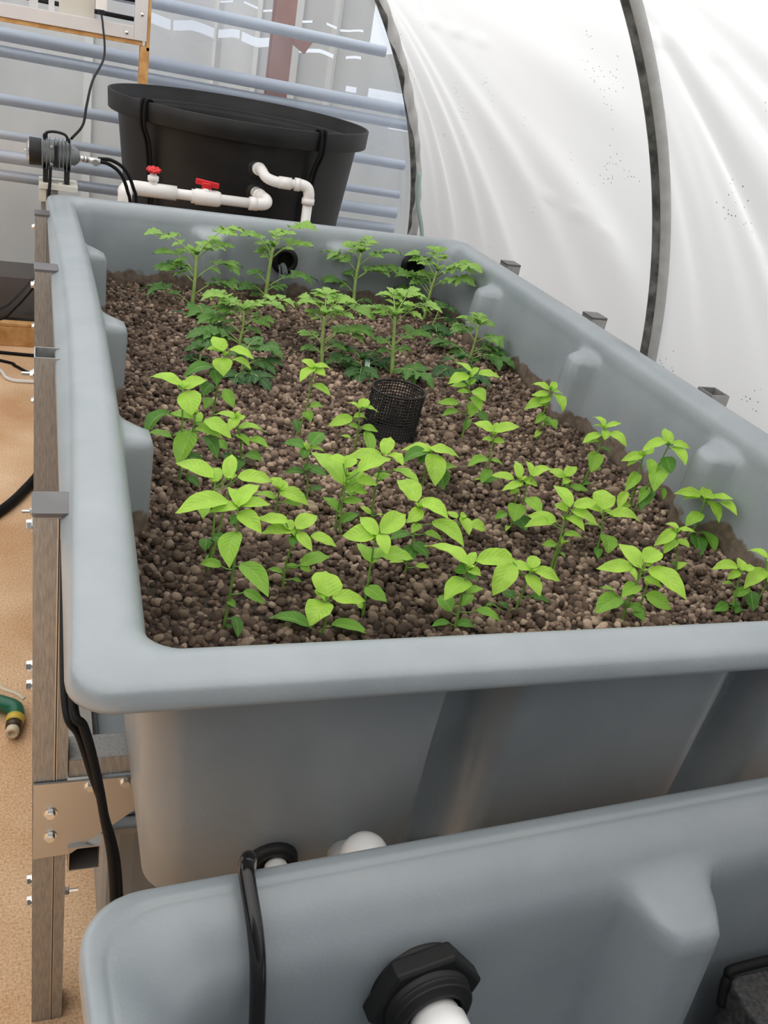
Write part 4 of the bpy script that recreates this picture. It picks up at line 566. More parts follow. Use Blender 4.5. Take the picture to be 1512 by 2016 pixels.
# ------------------------------------------------------------------ pebbles
GZ = -0.197
BUMPS = {'l': (0.62, 1.12, 1.64), 'r': (0.62, 1.12, 1.64), 'f': (0.425, 0.79), 'b': (0.42, 0.80)}
vs, fs = moulded(BW, BL, [(0.085, -0.225, 1, 0), (0.084, GZ - 0.006, 1, .3)], BUMPS, 0.042, (0.024, 0.010)); mb = MB(); mb.add(vs, fs, False)
obj('clay_fill_layer', mb, M_clayfill, bed)['kind'] = 'stuff'  # dark sheet seen between the pebbles of the single layer above
def ico(sub):
    b = bmesh.new(); bmesh.ops.create_icosphere(b, subdivisions=sub, radius=1); V = np.array([v.co[:] for v in b.verts]); Fc = np.array([[v.index for v in f.verts] for f in b.faces]); b.free(); return V, Fc
rng = np.random.default_rng(7)
def lump(V, k):
    r = np.random.default_rng(k); D = r.normal(size=(5, 3)); s = np.ones(len(V))
    for d in D: d = d / np.linalg.norm(d); s += 0.11 * np.sin(V @ d * r.uniform(1.5, 3.2) + r.uniform(0, 6))
    return V * s[:, None]
V2, F2 = ico(2); shapes = [lump(V2, k) for k in range(10)]
sp = 0.0093; P = []
ys = np.arange(0.088, 1.958, sp * 0.87)
for j, y in enumerate(ys):
    x = np.arange(0.086 + (j % 2) * sp / 2, 1.114, sp); P.append(np.c_[x, np.full(len(x), y)])
P = np.vstack(P); P += rng.normal(scale=0.0019, size=P.shape)
MC, MR = (0.645, 1.0), 0.053
P = P[np.hypot(P[:, 0] - MC[0], P[:, 1] - MC[1]) > MR + 0.004]
def wallgap(P):
    g = np.full(len(P), 9.0)
    for side, dist, t in (('l', P[:, 0], P[:, 1]), ('r', BW - P[:, 0], P[:, 1]), ('f', P[:, 1], P[:, 0]), ('b', BL - P[:, 1], P[:, 0])):
        k = np.zeros(len(P))
        for c in BUMPS[side]: u = np.clip((np.abs(t - c) - 0.034 + 0.016) / 0.032, 0, 1); k = np.maximum(k, 1 - u * u * (3 - 2 * u))
        g = np.minimum(g, dist - 0.083 - 0.045 * k)
    cx = np.minimum(P[:, 0], BW - P[:, 0]) - 0.083; cy_ = np.minimum(P[:, 1], BL - P[:, 1]) - 0.083; q = (cx < 0.042) & (cy_ < 0.042)
    g = np.where(q, np.minimum(g, 0.042 - np.hypot(0.042 - cx, 0.042 - cy_)), g)
    return g
P = P[wallgap(P) > 0.0045]
n = len(P); size = np.clip(rng.lognormal(math.log(0.0057), 0.22, n), 0.0036, 0.0105); size = np.minimum(size, wallgap(P) * 0.8 + 0.002)
und = 0.004 * np.sin(P[:, 0] * 9 + 1.3 * P[:, 1]) * np.cos(P[:, 1] * 7) 
zz = GZ - 0.0045 + und * 0.7 + rng.normal(scale=0.0022, size=n) + np.where(rng.random(n) < 0.10, 0.006, 0)
# the 300 that show largest (nearest along the front rim) are objects of their own
near = np.where((P[:, 1] > 0.325) & (P[:, 1] < 0.375) & (P[:, 0] > 0.115) & (P[:, 0] < 0.62))[0]
near = near[np.argsort(-zz[near] - size[near])][:300]; mask = np.ones(n, bool); mask[near] = False
def euler_mats(k):
    q = rng.normal(size=(k, 4)); q /= np.linalg.norm(q, axis=1)[:, None]; a, b, c, d = q.T
    return np.stack([1 - 2 * (c * c + d * d), 2 * (b * c - a * d), 2 * (b * d + a * c), 2 * (b * c + a * d), 1 - 2 * (b * b + d * d), 2 * (c * d - a * b), 2 * (b * d - a * c), 2 * (c * d + a * b), 1 - 2 * (b * b + c * c)], 1).reshape(k, 3, 3)
idx = np.where(mask)[0]; Rm = euler_mats(len(idx)); sc = np.stack([rng.uniform(.85, 1.25, len(idx)), rng.uniform(.8, 1.05, len(idx)), rng.uniform(.7, 1.0, len(idx))], 1) * size[idx][:, None]
sid = rng.integers(0, 10, len(idx)); base = np.stack(shapes)[sid]
VV = np.einsum('nij,nvj->nvi', Rm, base * sc[:, None, :]); VV[:, :, 0] += P[idx, 0][:, None]; VV[:, :, 1] += P[idx, 1][:, None] ; VV[:, :, 2] += zz[idx][:, None]
VV = VV.reshape(-1, 3); FF = (F2[None] + (np.arange(len(idx)) * len(V2))[:, None, None]).reshape(-1, 3)
me = bpy.data.meshes.new('clay_pebbles'); me.vertices.add(len(VV)); me.vertices.foreach_set('co', VV.astype(np.float32).ravel())
me.loops.add(FF.size); me.loops.foreach_set('vertex_index', FF.astype(np.int32).ravel()); me.polygons.add(len(FF))
me.polygons.foreach_set('loop_start', np.arange(0, FF.size, 3, dtype=np.int32)); me.polygons.foreach_set('loop_total', np.full(len(FF), 3, dtype=np.int32))
me.polygons.foreach_set('use_smooth', np.ones(len(FF), bool)); me.update(calc_edges=True); me.materials.append(M_peb)
o = bpy.data.objects.new('clay_pebbles', me); COL.objects.link(o)
tag(o, 'round brown clay pebbles covering the whole grow bed', 'clay pebbles', 'clay pebbles in the grow bed', 'stuff')
protos = []
for k in range(10):
    me = bpy.data.meshes.new('clay_pebble'); me.from_pydata([tuple(v) for v in shapes[k]], [], [tuple(int(i) for i in f) for f in F2]); me.polygons.foreach_set('use_smooth', [True] * len(F2)); me.materials.append(M_peb1)
    protos.append(me)
first = bpy.data.objects.new('clay_pebble', protos[0]); tag(first, 'brown clay pebble in the front left corner of the bed, right behind the front rim', 'pebble', 'loose clay pebbles nearest the front rim')
pr = random.Random(11)
for j, i in enumerate(near):
    o = first if j == 0 else first.copy(); o.data = protos[pr.randrange(10)]
    o.location = (P[i, 0], P[i, 1], zz[i]); o.rotation_euler = (pr.uniform(0, 6), pr.uniform(0, 6), pr.uniform(0, 6)); s = size[i]
    o.scale = (s * pr.uniform(.85, 1.25), s * pr.uniform(.8, 1.05), s * pr.uniform(.7, 1.0)); COL.objects.link(o)
# ------------------------------------------------------------------ mesh tube
t = thing('mesh_tube', (MC[0], MC[1], GZ), 'black round plastic mesh tube standing in the middle of the pebbles', 'mesh tube')
mb = MB(); q = Vector((0.012, 0.012, 0.09)); h = q.length; z0, z1 = GZ - 0.03, -0.108
def tc_(z): k = (z - GZ) / (z1 - GZ); return Vector((MC[0] - 0.004 * (1 - k) + 0.006 * k, MC[1] + 0.008 * k, z))
for i in range(21):
    z = z0 + (z1 - z0) * i / 20; c = tc_(z); mb.tube([c + Vector((MR * math.cos(a), MR * math.sin(a), 0)) for a in [2 * PI * k / 48 for k in range(49)]], 0.0013, 6, cap=False)
for k in range(56):
    a = 2 * PI * k / 56; mb.tube([tc_(z0) + Vector((MR * math.cos(a), MR * math.sin(a), 0)), tc_(z1) + Vector((MR * math.cos(a), MR * math.sin(a), 0))], 0.0011, 5, cap=False)
obj('mesh_wall', mb, M_black, t)
mb = MB(); c = tc_(z1); mb.tube([c + Vector((MR * math.cos(a), MR * math.sin(a), 0)) for a in [2 * PI * k / 64 for k in range(65)]], 0.0024, 8, cap=False); obj('rim_ring', mb, M_black, t)
# ------------------------------------------------------------------ plant tags
def ptag(loc, rz, m0, m1, lab):
    t = thing('plant_tag', loc, lab, 'plant tag'); M = Matrix.Translation(loc) @ Matrix.Rotation(rz, 4, 'Z') @ Matrix.Rotation(-0.35, 4, 'Y')
    mb = MB(); mb.box((-0.018, -0.006, 0.003), (0.016, 0.006, 0.0042), M); obj('card', mb, m0, t)
    mb = MB(); mb.box((0.016, -0.006, 0.0028), (0.026, 0.006, 0.0044), M); obj('tab', mb, m1, t)
M_tagg = mat('dark_green_card', (0.03, 0.16, 0.09), 0.4); M_tagp = mat('pink_card', (0.5, 0.03, 0.1), 0.4); M_tago = mat('orange_card', (0.75, 0.1, 0.03), 0.4); M_tagw = mat('pale_green_card', (0.55, 0.75, 0.6), 0.4)
ptag((0.312, 1.692, GZ + 0.006), -0.6, M_tagg, M_tagp, 'dark green plant tag with a pink end lying by the leftmost back tomato')
ptag((0.884, 1.315, GZ + 0.006), -1.5, M_tagw, M_tago, 'plant tag with an orange end lying right of the mesh tube')
ptag((0.713, 1.38, GZ + 0.006), 1.3, M_tagw, M_tagg, 'pale green plant tag lying behind the mesh tube')
# ------------------------------------------------------------------ plants
def leaf(mb, A, T, w, tone, rnd, kind='pepper', nup=None):
    A = Vector(A); T = Vector(T); a = T - A; L = a.length; a = a / L
    up = nup if nup is not None else Vector((0, 0, 1)); up = up + Vector((rnd.uniform(-.3, .3), rnd.uniform(-.3, .3), 0)) - 0.35 * Vector((FWD.x, FWD.y, 0)).normalized()
    n = up - a * up.dot(a)
    if n.length < 0.2: n = Vector((a.x * -a.z, a.y * -a.z, a.x ** 2 + a.y ** 2)) + Vector((rnd.uniform(-.2, .2), rnd.uniform(-.2, .2), 0.1))
    n.normalize(); s = a.cross(n); ns, ntt = (12, 8) if kind == 'pepper' else (14, 6)
    arch = rnd.uniform(0.06, 0.15); fold = rnd.uniform(0.12, 0.4); ph = rnd.uniform(0, 6); bend = rnd.uniform(-0.06, 0.06); puck = rnd.uniform(0.01, 0.045)
    vs = []; uv = []; fs = []
    for i in range(ns + 1):
        q = i / ns
        if kind == 'pepper': f = (q ** 0.55) * ((1 - q) ** 0.9) * 2.08 * (1 - 0.25 * sstep((q - 0.7) / 0.3)) * 1.28
        else: f = (q ** 0.5) * ((1 - q) ** 0.8) * 2.3 * (0.62 + 0.42 * abs(math.sin(q * PI * 3.6 + 0.3)))
        for j in range(ntt + 1):
            u = j / ntt * 2 - 1; hw = 0.5 * w * f
            z = arch * L * (math.sin(PI * min(1, q * 1.05)) ) * 0.8 - 0.09 * L * q * q + fold * abs(u) * hw + puck * w * math.sin(q * 15 + ph) * abs(u) ** 1.5 + puck * 0.6 * w * math.sin(q * 26 + ph) * (1 - abs(u)) * abs(u) * 3
            back = -0.06 * L * (1 - q) ** 6 * abs(u)
            vs.append(A + a * (L * q + back * (1 if kind == 'pepper' else 0.3)) + s * (u * hw + bend * L * math.sin(PI * q)) + n * z); uv.append((j / ntt + 1e-4, q + 1e-4))
    for i in range(ns):
        for j in range(ntt): k = i * (ntt + 1) + j; fs.append((k, k + 1, k + ntt + 2, k + ntt + 1))
    mb.add(vs, fs, True, uv, tone)
def near_stem(P0, P1, A):
    d = P1 - P0; u = max(0.06, min(1.0, (A - P0).dot(d) / d.length_squared)); return u
def pepper(label, stems, leaves, seed):
    rnd = random.Random(seed); b = Vector(stems[0][:3]); t = thing('pepper_seedling', b, label, 'seedling', 'pepper seedlings in the grow bed'); sm = MB(); lf = MB(); ax = []
    for st in stems:
        P0 = Vector(st[:3]) - Vector((0, 0, 0.006)); P1 = Vector(st[3:]); mid = (P0 + P1) / 2 + Vector((rnd.uniform(-.004, .004), rnd.uniform(-.004, .004), 0))
        cv = curve([P0, mid, P1], 6); sm.tube(cv, [0.0021 - 0.0009 * i / (len(cv) - 1) for i in range(len(cv))], 8); ax.append((P0, P1, cv))
        for k in range(3):
            g = rnd.uniform(0, 6.28); lf_t = P1 + Vector((math.cos(g) * 0.009, math.sin(g) * 0.009, 0.010)); leaf(lf, P1, lf_t, 0.006, 1.0, rnd)
    for L in leaves:
        A = Vector(L[:3]); T = Vector(L[3:6]); best = min(ax, key=lambda s: min((q - A).length for q in s[2]))
        P0, P1, cv = best; u = near_stem(P0, P1, A); hd = math.hypot(A.x - (P0 + (P1 - P0) * u).x, A.y - (P0 + (P1 - P0) * u).y)
        u = max(0.05, u - 0.35 * hd / max(0.03, (P1 - P0).length)); k = u * (len(cv) - 1); i = min(len(cv) - 2, int(k)); Q = cv[i].lerp(cv[i + 1], k - i)
        if (A - Q).length > 0.003:
            md = (A + Q) / 2 + Vector((0, 0, -0.002)) ; sm.tube(curve([Q, md, A + (T - A) * 0.04], 4), 0.0009, 6)
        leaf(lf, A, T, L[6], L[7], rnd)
    obj('stem', sm, M_stem, t); obj('foliage', lf, M_pleaf, t)
def tomato(label, st, tips, seed):
    rnd = random.Random(seed); P0 = Vector(st[:3]); P1 = Vector(st[3:]); t = thing('tomato_seedling', P0, label, 'seedling', 'tomato seedlings in the grow bed'); sm = MB(); lf = MB()
    H = (P1 - P0).length; rb = 0.0016 + 0.026 * min(0.16, H)
    cv = curve([P0 - Vector((0, 0, .006)), (P0 + P1) / 2 + Vector((rnd.uniform(-.004, .004), rnd.uniform(-.004, .004), 0)), P1], 6)
    sm.tube(cv, [rb * (1 - 0.35 * i / (len(cv) - 1)) for i in range(len(cv))], 8)
    dark = 'dark' in label
    for T in tips:
        h = T[0]; T = Vector(T[1:]); k = h * (len(cv) - 1); i = min(len(cv) - 2, int(k)); A = cv[i].lerp(cv[i + 1], k - i)
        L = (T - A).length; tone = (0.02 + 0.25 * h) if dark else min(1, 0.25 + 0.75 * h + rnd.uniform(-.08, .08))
        def R(u): return A + (T - A) * u + Vector((0, 0, 1)) * (0.16 * L * math.sin(PI * u))
        sm.tube([R(u / 8) for u in range(8)], [0.0017 * (1 - 0.08 * u) for u in range(8)], 6)
        ll = max(0.026, min(0.05, 0.52 * L))
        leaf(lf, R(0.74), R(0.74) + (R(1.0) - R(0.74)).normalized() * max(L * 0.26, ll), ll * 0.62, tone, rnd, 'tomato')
        us = (0.3, 0.48, 0.66) if L > 0.04 else (0.4, 0.64)
        for u in us:
            D = (R(u + 0.05) - R(u)).normalized(); side = D.cross(Vector((0, 0, 1))).normalized()
            for sg in (-1, 1):
                d = (side * sg * 1.0 + D * rnd.uniform(0.35, 0.8) + Vector((0, 0, rnd.uniform(-0.45, 0.2)))).normalized(); l2 = ll * rnd.uniform(0.75, 1.1) * (0.7 if u == us[0] else 1)
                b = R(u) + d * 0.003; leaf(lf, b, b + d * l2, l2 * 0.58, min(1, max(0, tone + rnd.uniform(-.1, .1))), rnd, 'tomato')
                if l2 > 0.022:
                    e = (d * 0.5 + side * -0.0 + D * sg * 0.0 + Vector((0, 0, 0))).normalized(); b2 = b + d * l2 * 0.35
                    f2 = (d.cross(Vector((0, 0, 1))).normalized() * 0.9 + d * 0.5).normalized()
                    for s3 in (-1, 1): g = (d.cross(Vector((0, 0, 1))).normalized() * s3 + d * 0.6).normalized(); leaf(lf, b2, b2 + g * l2 * 0.42, l2 * 0.26, tone, rnd, 'tomato')
    for k in range(9):
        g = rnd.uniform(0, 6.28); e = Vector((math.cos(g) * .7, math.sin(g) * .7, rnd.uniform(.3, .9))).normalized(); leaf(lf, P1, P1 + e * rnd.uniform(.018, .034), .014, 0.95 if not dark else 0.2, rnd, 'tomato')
    obj('stem', sm, M_tstem, t); obj('foliage', lf, M_tleaf, t)
for k, (lab, st, lv) in enumerate(PEPPERS): pepper(lab, st, lv, 100 + k)
for k, (lab, st, tp) in enumerate(TOMATOES): tomato(lab, st, tp, 300 + k)
# ------------------------------------------------------------------ stand
st = thing('steel_stand', (0.6, 1.1, FLOOR), 'galvanised steel stand carrying the grow bed', 'stand')
M_seam = mat('seam_shadow_gap', (0.05, 0.045, 0.04), 0.7)
PW, PD = 0.0424, 0.0494; PX = -0.0272; XR = 1.2445; PYS = (0.321, 0.824, 1.316, 1.813)
def hexbolt(c, ax, r=0.0075, h=0.007, par=None, nut=False, name='bolt'):
    mb = MB(); mb.lathe([(r * 1.35, 0), (r * 1.35, 0.0015), (0, 0.0015)], c, ax, 16, False); mb.lathe([(r, 0.0015), (r, h - .001), (r * .9, h), (0, h)], c, ax, 6, False)
    if nut: mb.lathe([(r * .5, h), (r * .5, h + 0.012), (0, h + 0.012)], c, ax, 10, False)
    return obj(name, mb, M_bolt, par)
for side, x0, ys_ in (('l', PX, PYS), ('r', XR, PYS)):
    for i, y in enumerate(ys_):
        zt = -0.0185 if side == 'l' else -0.0165; w_ = 0.002
        mb = MB(); x1, y1 = x0 + PW, y + PD
        out = [(x0, y), (x1, y), (x1, y1), (x0, y1)]; inn = [(x0 + w_, y + w_), (x1 - w_, y + w_), (x1 - w_, y1 - w_), (x0 + w_, y1 - w_)]
        vs = [(a, b, z) for z in (FLOOR, zt - 0.0) for a, b in out] + [(a, b, z) for z in (FLOOR, zt) for a, b in inn]
        fs = [(k, (k + 1) % 4, 4 + (k + 1) % 4, 4 + k) for k in range(4)] + [(8 + k, 12 + k, 12 + (k + 1) % 4, 8 + (k + 1) % 4) for k in range(4)] + [(4 + k, 4 + (k + 1) % 4, 12 + (k + 1) % 4, 12 + k) for k in range(4)]
        mb.add(vs, fs, False)
        # rolled seam down the front face; dark strip painted for its shadow gap
        if side == 'l' and i in (0, 3):
            mb.cm = 1; mb.box((x0 + PW * 0.63, y - 0.0005, FLOOR), (x0 + PW * 0.665, y, zt - 0.002))
            mb.cm = 2; mb.box((x0 + PW * 0.665, y - 0.0009, FLOOR), (x0 + PW * 0.69, y, zt - 0.002)); mb.box((x0 + PW * 0.60, y - 0.0009, FLOOR), (x0 + PW * 0.63, y, zt - 0.002)); mb.cm = 0
        post = obj('post', mb, [M_galv, M_seam, M_galvin], st)
        if i != 1:
            mb = MB(); e = 0.0012; mb.rbox((x0 - e, y - e, zt - 0.0), (x1 + e, y1 + e, zt + 0.005), 0.004); mb.box((x0 + .002, y + .002, zt - 0.02), (x1 - .002, y1 - .002, zt)); obj('cap', mb, M_cap, post)
        if side == 'l':
            for z in {0: (-0.043, -0.238, -0.267, -0.606, -0.648), 1: (-0.055, -0.3), 2: (-0.052, -0.3), 3: (-0.05, -0.3)}[i]:
                hexbolt((x0, y + 0.025, z), (-1, 0, 0), 0.0065, 0.007 if not (i == 1) else 0.006, post, i == 1)
            if i == 0: hexbolt((x1, y + 0.025, -0.638), (1, 0, 0), 0.006, 0.007, post, True)
            if i == 1: hexbolt((x1, y + 0.01, -0.20), (1, 0, 0), 0.006, 0.006, post, False)
for i, y in enumerate(PYS):
    mb = MB(); mb.box((PX + PW + 0.0006, y + 0.002, -0.403), (XR - 0.0006, y + PD - 0.002, -0.372)); obj('cross_beam', mb, M_galv, st, bevel=0.002)
# longitudinal rails, open ends towards the camera
for x0 in (0.0175, 1.18):
    mb = MB(); x1 = x0 + 0.042; z0, z1 = -0.558, -0.515; w_ = 0.002
    o1 = [(x0, z0), (x1, z0), (x1, z1), (x0, z1)]; o2 = [(x0 + w_, z0 + w_), (x1 - w_, z0 + w_), (x1 - w_, z1 - w_), (x0 + w_, z1 - w_)]
    vs = [(a, yy, b) for yy in (0.31, 1.9) for a, b in o1] + [(a, yy, b) for yy in (0.31, 1.9) for a, b in o2]
    mb.add(vs, [(k, 4 + k, 4 + (k + 1) % 4, (k + 1) % 4) for k in range(4)] + [(8 + k, 8 + (k + 1) % 4, 12 + (k + 1) % 4, 12 + k) for k in range(4)] + [(k, (k + 1) % 4, 8 + (k + 1) % 4, 8 + k) for k in range(4)], False); obj('long_rail', mb, M_galvin, st)
for y in (PYS[0] - 0.0015, PYS[3] + PD + 0.0045):
    mb = MB(); pts = [(-0.0255, -0.403), (0.125, -0.403), (0.125, -0.443), (0.021, -0.531), (-0.0265, -0.534)]
    mb.prism(pts, -y, -y + 0.0035, Matrix.Rotation(PI / 2, 4, 'X')); g = obj('gusset_plate', mb, M_galvin, st)
    if y < 1:
        for x, z in ((-0.005, -0.453), (-0.005, -0.494), (0.043, -0.412), (0.087, -0.411)): hexbolt((x, y - 0.0035, z), (0, -1, 0), 0.0062, 0.007, g)
# ------------------------------------------------------------------ sump under the bed
mb = MB(); mb.rbox((0.075, 0.40, FLOOR), (1.12, 1.6, -0.56), 0.04); sump = thing('sump_tank', (0.6, 1.0, FLOOR), 'low dark grey tank under the grow bed, its rim seen below the gusset plate', 'tank')
obj('body', mb, M_tank, sump)
mb = MB(); mb.rbox((0.05, 0.365, -0.56), (1.13, 1.62, -0.545), 0.03, 6); mb.rbox((0.07, 0.385, -0.545), (1.11, 1.60, -0.538), 0.03, 6); obj('lid', mb, M_tank, sump, bevel=0.004)
# ------------------------------------------------------------------ near tank
NT = Matrix.Translation((0.008, -0.036, -0.2)) @ Matrix.Rotation(math.radians(3.3), 4, 'Z') @ Matrix.Diagonal((1, -1, 1, 1))
nprof = [(0.14, -0.62, 0, 0), (0.11, -0.60, .8, 0), (0.095, -0.5, 1, 0), (0.085, -0.3, 1, 0), (0.079, -0.16, 1, 0), (0.076, -0.09, 1, 0), (0.074, -0.070, 1, 0), (0.072, -0.061, .85, 0), (0.0695, -0.053, .5, 0), (0.066, -0.045, .15, 0), (0.062, -0.039, 0, 0), (0.056, -0.030, 0, 0), (0.049, -0.0215, 0, 0), (0.041, -0.0145, 0, 0), (0.033, -0.009, 0, 0), (0.026, -0.0055, 0, 0), (0.0205, -0.0034, 0, 0), (0.0185, -0.0034, 0, 0), (0.0165, -0.0014, 0, 0), (0.012, -0.0002, 0, 0),
         (0.006, 0, 0, 0), (0.002, -0.001, 0, 0), (0.0, -0.004, 0, 0), (-0.001, -0.016, 0, 0), (-0.001, -0.03, 0, 0), (0.002, -0.034, 0, 0), (0.03, -0.034, 0, 0), (0.055, -0.045, 0, 0), (0.062, -0.09, 0.6, 0), (0.068, -0.2, 1, 0), (0.09, -0.64, 1, 0), (0.12, -0.682, 0, 0)]
vs, fs = moulded(1.2, 0.52, nprof, {'l': (), 'r': (), 'f': (0.612,), 'b': (0.612,)}, 0.055, None, 0.045, 0.062, 0.02)
vs = [NT @ Vector(v) for v in vs]; fs = [tuple(reversed(f)) for f in fs]
mb = MB(); mb.add(vs, fs); mb.sm[-1] = mb.sm[-2] = False
ntank = thing('near_tank', (0.6, -0.3, FLOOR), 'grey moulded plastic tank nearest the camera, in front of the grow bed', 'tank'); obj('basin', mb, M_tank, ntank)
nrm = Vector((math.sin(math.radians(3.3)), -math.cos(math.radians(3.3)), 0.03)).normalized(); HC = Vector((0.331, -0.098, -0.313))
mb = MB(); mb.lathe([(0.050, 0), (0.050, 0.006), (0.035, 0.008)], HC - nrm * 0.006, nrm, 40)
ft = obj('pipe_union', mb, M_black, ntank)
mb = MB(); q = nrm.to_track_quat('Z', 'Y')
def hexring(r, z): return [HC + q @ Vector((r * math.cos(math.radians(a)), r * math.sin(math.radians(a)), z)) for a in [10 + 60 * k for k in range(6)]]
rings = [hexring(0.058, 0.0), hexring(0.060, 0.002), hexring(0.060, 0.018), hexring(0.056, 0.021)]
vs = [v for r_ in rings for v in r_]; mb.add(vs, [(i * 6 + k, i * 6 + (k + 1) % 6, (i + 1) * 6 + (k + 1) % 6, (i + 1) * 6 + k) for i in range(3) for k in range(6)] + [tuple(18 + k for k in range(6))], False)
obj('hex_nut', mb, M_black, ft, bevel=0.0012)
mb = MB(); pf = [(0.045, 0.018), (0.044, 0.026)]
for k in range(3): pf += [(0.0425, 0.027 + k * 0.0035), (0.0405, 0.029 + k * 0.0035)]
pf += [(0.040, 0.036), (0.036, 0.040), (0.030, 0.040), (0.028, 0.030)]
mb.lathe(pf, HC, nrm, 40); obj('threaded_collar', mb, M_black, ft)
mb = MB(); mb.tube([HC + nrm * 0.028, HC + nrm * 0.075, HC + nrm * 0.15 + Vector((0.002, 0, -0.012))], 0.0255, 28); mb.lathe([(0.0255, 0), (0.0285, 0.001), (0.0285, 0.03), (0.0255, 0.032)], HC + nrm * 0.046, nrm, 28)
obj('white_pipe', mb, M_pvc2, ft)
# pump bag and green board in the near tank
t = thing('filter_bag', (0.80, -0.2, -0.5), 'black mesh filter bag hanging in the near tank at the right edge', 'bag')
mb = MB(); mb.rbox((0.716, -0.22, -0.80), (0.98, -0.118, -0.375), 0.02, 4); obj('bag_body', mb, noise_mat('black_netting', (0.012, 0.012, 0.014), (0.05, 0.048, 0.045), 160, 0.7, bump=0.6, bscale=400), t, bevel=0.004)
mb = MB(); mb.tube(curve([(0.716, -0.13, -0.41), (0.722, -0.118, -0.38), (0.75, -0.115, -0.368), (0.98, -0.115, -0.366)]), 0.006, 10); obj('hem', mb, M_rubber, t)
mb = MB(); mb.box((0.55, -0.21, -0.52), (0.72, -0.19, -0.497)); mb.box((0.55, -0.212, -0.497), (0.72, -0.204, -0.492))
tag(obj('green_board', mb, mat('dark_green_plastic', (0.015, 0.04, 0.012), 0.35), None, (0.64, -0.2, -0.5), bevel=0.002), 'dark green board deep in the near tank beside the filter bag', 'board')
# drain parts between the tanks
t = thing('drain_elbow', (0.30, 0.03, -0.28), 'white pipe elbow peeking over the rim of the near tank', 'pipe')
mb = MB(); mb.lathe([(0, 0.026), (0.008, 0.0248), (0.016, 0.0205), (0.022, 0.0145), (0.0255, 0.006), (0.026, 0), (0.026, -0.03), (0.029, -0.031), (0.029, -0.06), (0, -0.06)], (0.302, 0.020, -0.262), (0, -0.2, 1), 28); obj('elbow', mb, M_pvc2, t)
mb = MB(); mb.tube([(0.302, 0.02, -0.305), (0.306, 0.09, -0.325)], 0.018, 24); obj('pipe', mb, M_pvc2, t)
t = thing('drain_nipple', (0.225, 0.07, -0.325), 'white hexagonal pipe nipple in the black gasket under the front rim', 'pipe fitting')
mb = MB(); mb.lathe([(0.013, 0), (0.013, 0.05), (0, 0.05)], (0.226, 0.078, -0.325), (0, -1, 0), 24); obj('nipple', mb, M_pvc2, t)
mb = MB(); mb.lathe([(0.011, 0), (0.016, 0.001), (0.016, 0.018), (0.012, 0.02), (0, 0.02)], (0.226, 0.045, -0.318), (0.1, -1, 0.25), 6, False); obj('hex_head', mb, M_pvc2, t)
mb = MB(); mb.tube(curve([(0.190, 0.05, -0.34), (0.178, 0.02, -0.26), (0.163, -0.022, -0.193), (0.157, -0.036, -0.186), (0.156, -0.052, -0.189), (0.159, -0.088, -0.215), (0.161, -0.108, -0.25), (0.163, -0.125, -0.32), (0.166, -0.13, -0.42), (0.17, -0.135, -0.6)]), 0.0075, 14)
tag(obj('black_hose', mb, M_gloss, None, (0.16, -0.04, -0.19)), 'glossy black hose bent over the rim of the near tank', 'hose')
mb = MB(); mb.tube(curve([(0.012, 0.30, -0.03), (0.006, 0.12, -0.034), (0.0065, 0.03, -0.045), (0.014, 0.02, -0.055), (0.0235, 0.02, -0.096), (0.034, 0.02, -0.158), (0.047, 0.02, -0.26), (0.055, 0.0, -0.5), (0.06, 0.0, FLOOR + .01)]), 0.0042, 10)
mb.tube(curve([(0.004, 0.30, -0.035), (0.0, 0.12, -0.04), (0.0005, 0.035, -0.05), (0.011, 0.026, -0.07), (0.022, 0.022, -0.11), (0.036, 0.022, -0.165), (0.052, 0.022, -0.26), (0.06, 0.0, -0.5), (0.065, 0.0, FLOOR + .01)]), 0.0035, 10)
tag(obj('extension_cord', mb, M_rubber, None, (0.03, 0.02, -0.13)), 'doubled black cord hanging past the gusset plate at the front left corner', 'cord')
# ------------------------------------------------------------------ round fish tank
FC = (0.646, 2.878); t = thing('fish_tank', (FC[0], FC[1], FLOOR), 'tall round black plastic fish tank behind the grow bed', 'tank')
H0 = 0 
mb = MB(); pf = [(0, -0.86), (0.31, -0.862), (0.335, -0.85), (0.383, -0.12), (0.413, 0.13), (0.418, 0.142)]
pin = [(0.398, 0.150), (0.392, 0.13), (0.37, -0.1), (0.325, -0.82), (0, -0.82)]
mb.lathe(pf + pin, (FC[0], FC[1], 0), n=96); obj('body', mb, M_black, t)
mb = MB(); mb.lathe([(0.398, 0.150), (0.425, 0.140), (0.444, 0.139), (0.446, 0.141), (0.449, 0.196), (0.447, 0.198), (0.443, 0.198), (0.441, 0.195), (0.438, 0.152), (0.418, 0.153), (0.412, 0.157), (0.404, 0.157), (0.398, 0.150)], (FC[0], FC[1], 0), n=96); obj('rim', mb, M_black, t)
for c, r in (((0.636, 2.478, 0.062), 0.032), ((0.640, 2.487, -0.014), 0.032)):
    mb = MB(); ax = (Vector(c) - Vector((FC[0], FC[1], c[2]))).normalized(); mb.lathe([(0, 0.014), (r * .6, 0.014), (r * .7, 0.009), (r, 0.007), (r, -0.01)], c, ax, 28); obj('bulkhead_fitting', mb, M_black, t)
def drape(a0, x_off, lab):
    a = math.atan2(a0[1] - FC[1], a0[0] - FC[0]); mb = MB()
    for off in (-0.018, 0.018):
        b = a + off; c, s = math.cos(b), math.sin(b)
        pts = [(FC[0] + r * c, FC[1] + r * s, z) for r, z in ((0.36, -0.15), (0.385, 0.1), (0.42, 0.19), (0.445, 0.204), (0.455, 0.19), (0.453, 0.13), (0.425, 0.06), (0.405, -0.1), (0.40, -0.3), (0.38, -0.6))]
        mb.tube(curve(pts), 0.0055, 10)
    tag(obj('tank_cable', mb, M_rubber, None, pts[3]), lab, 'cable')
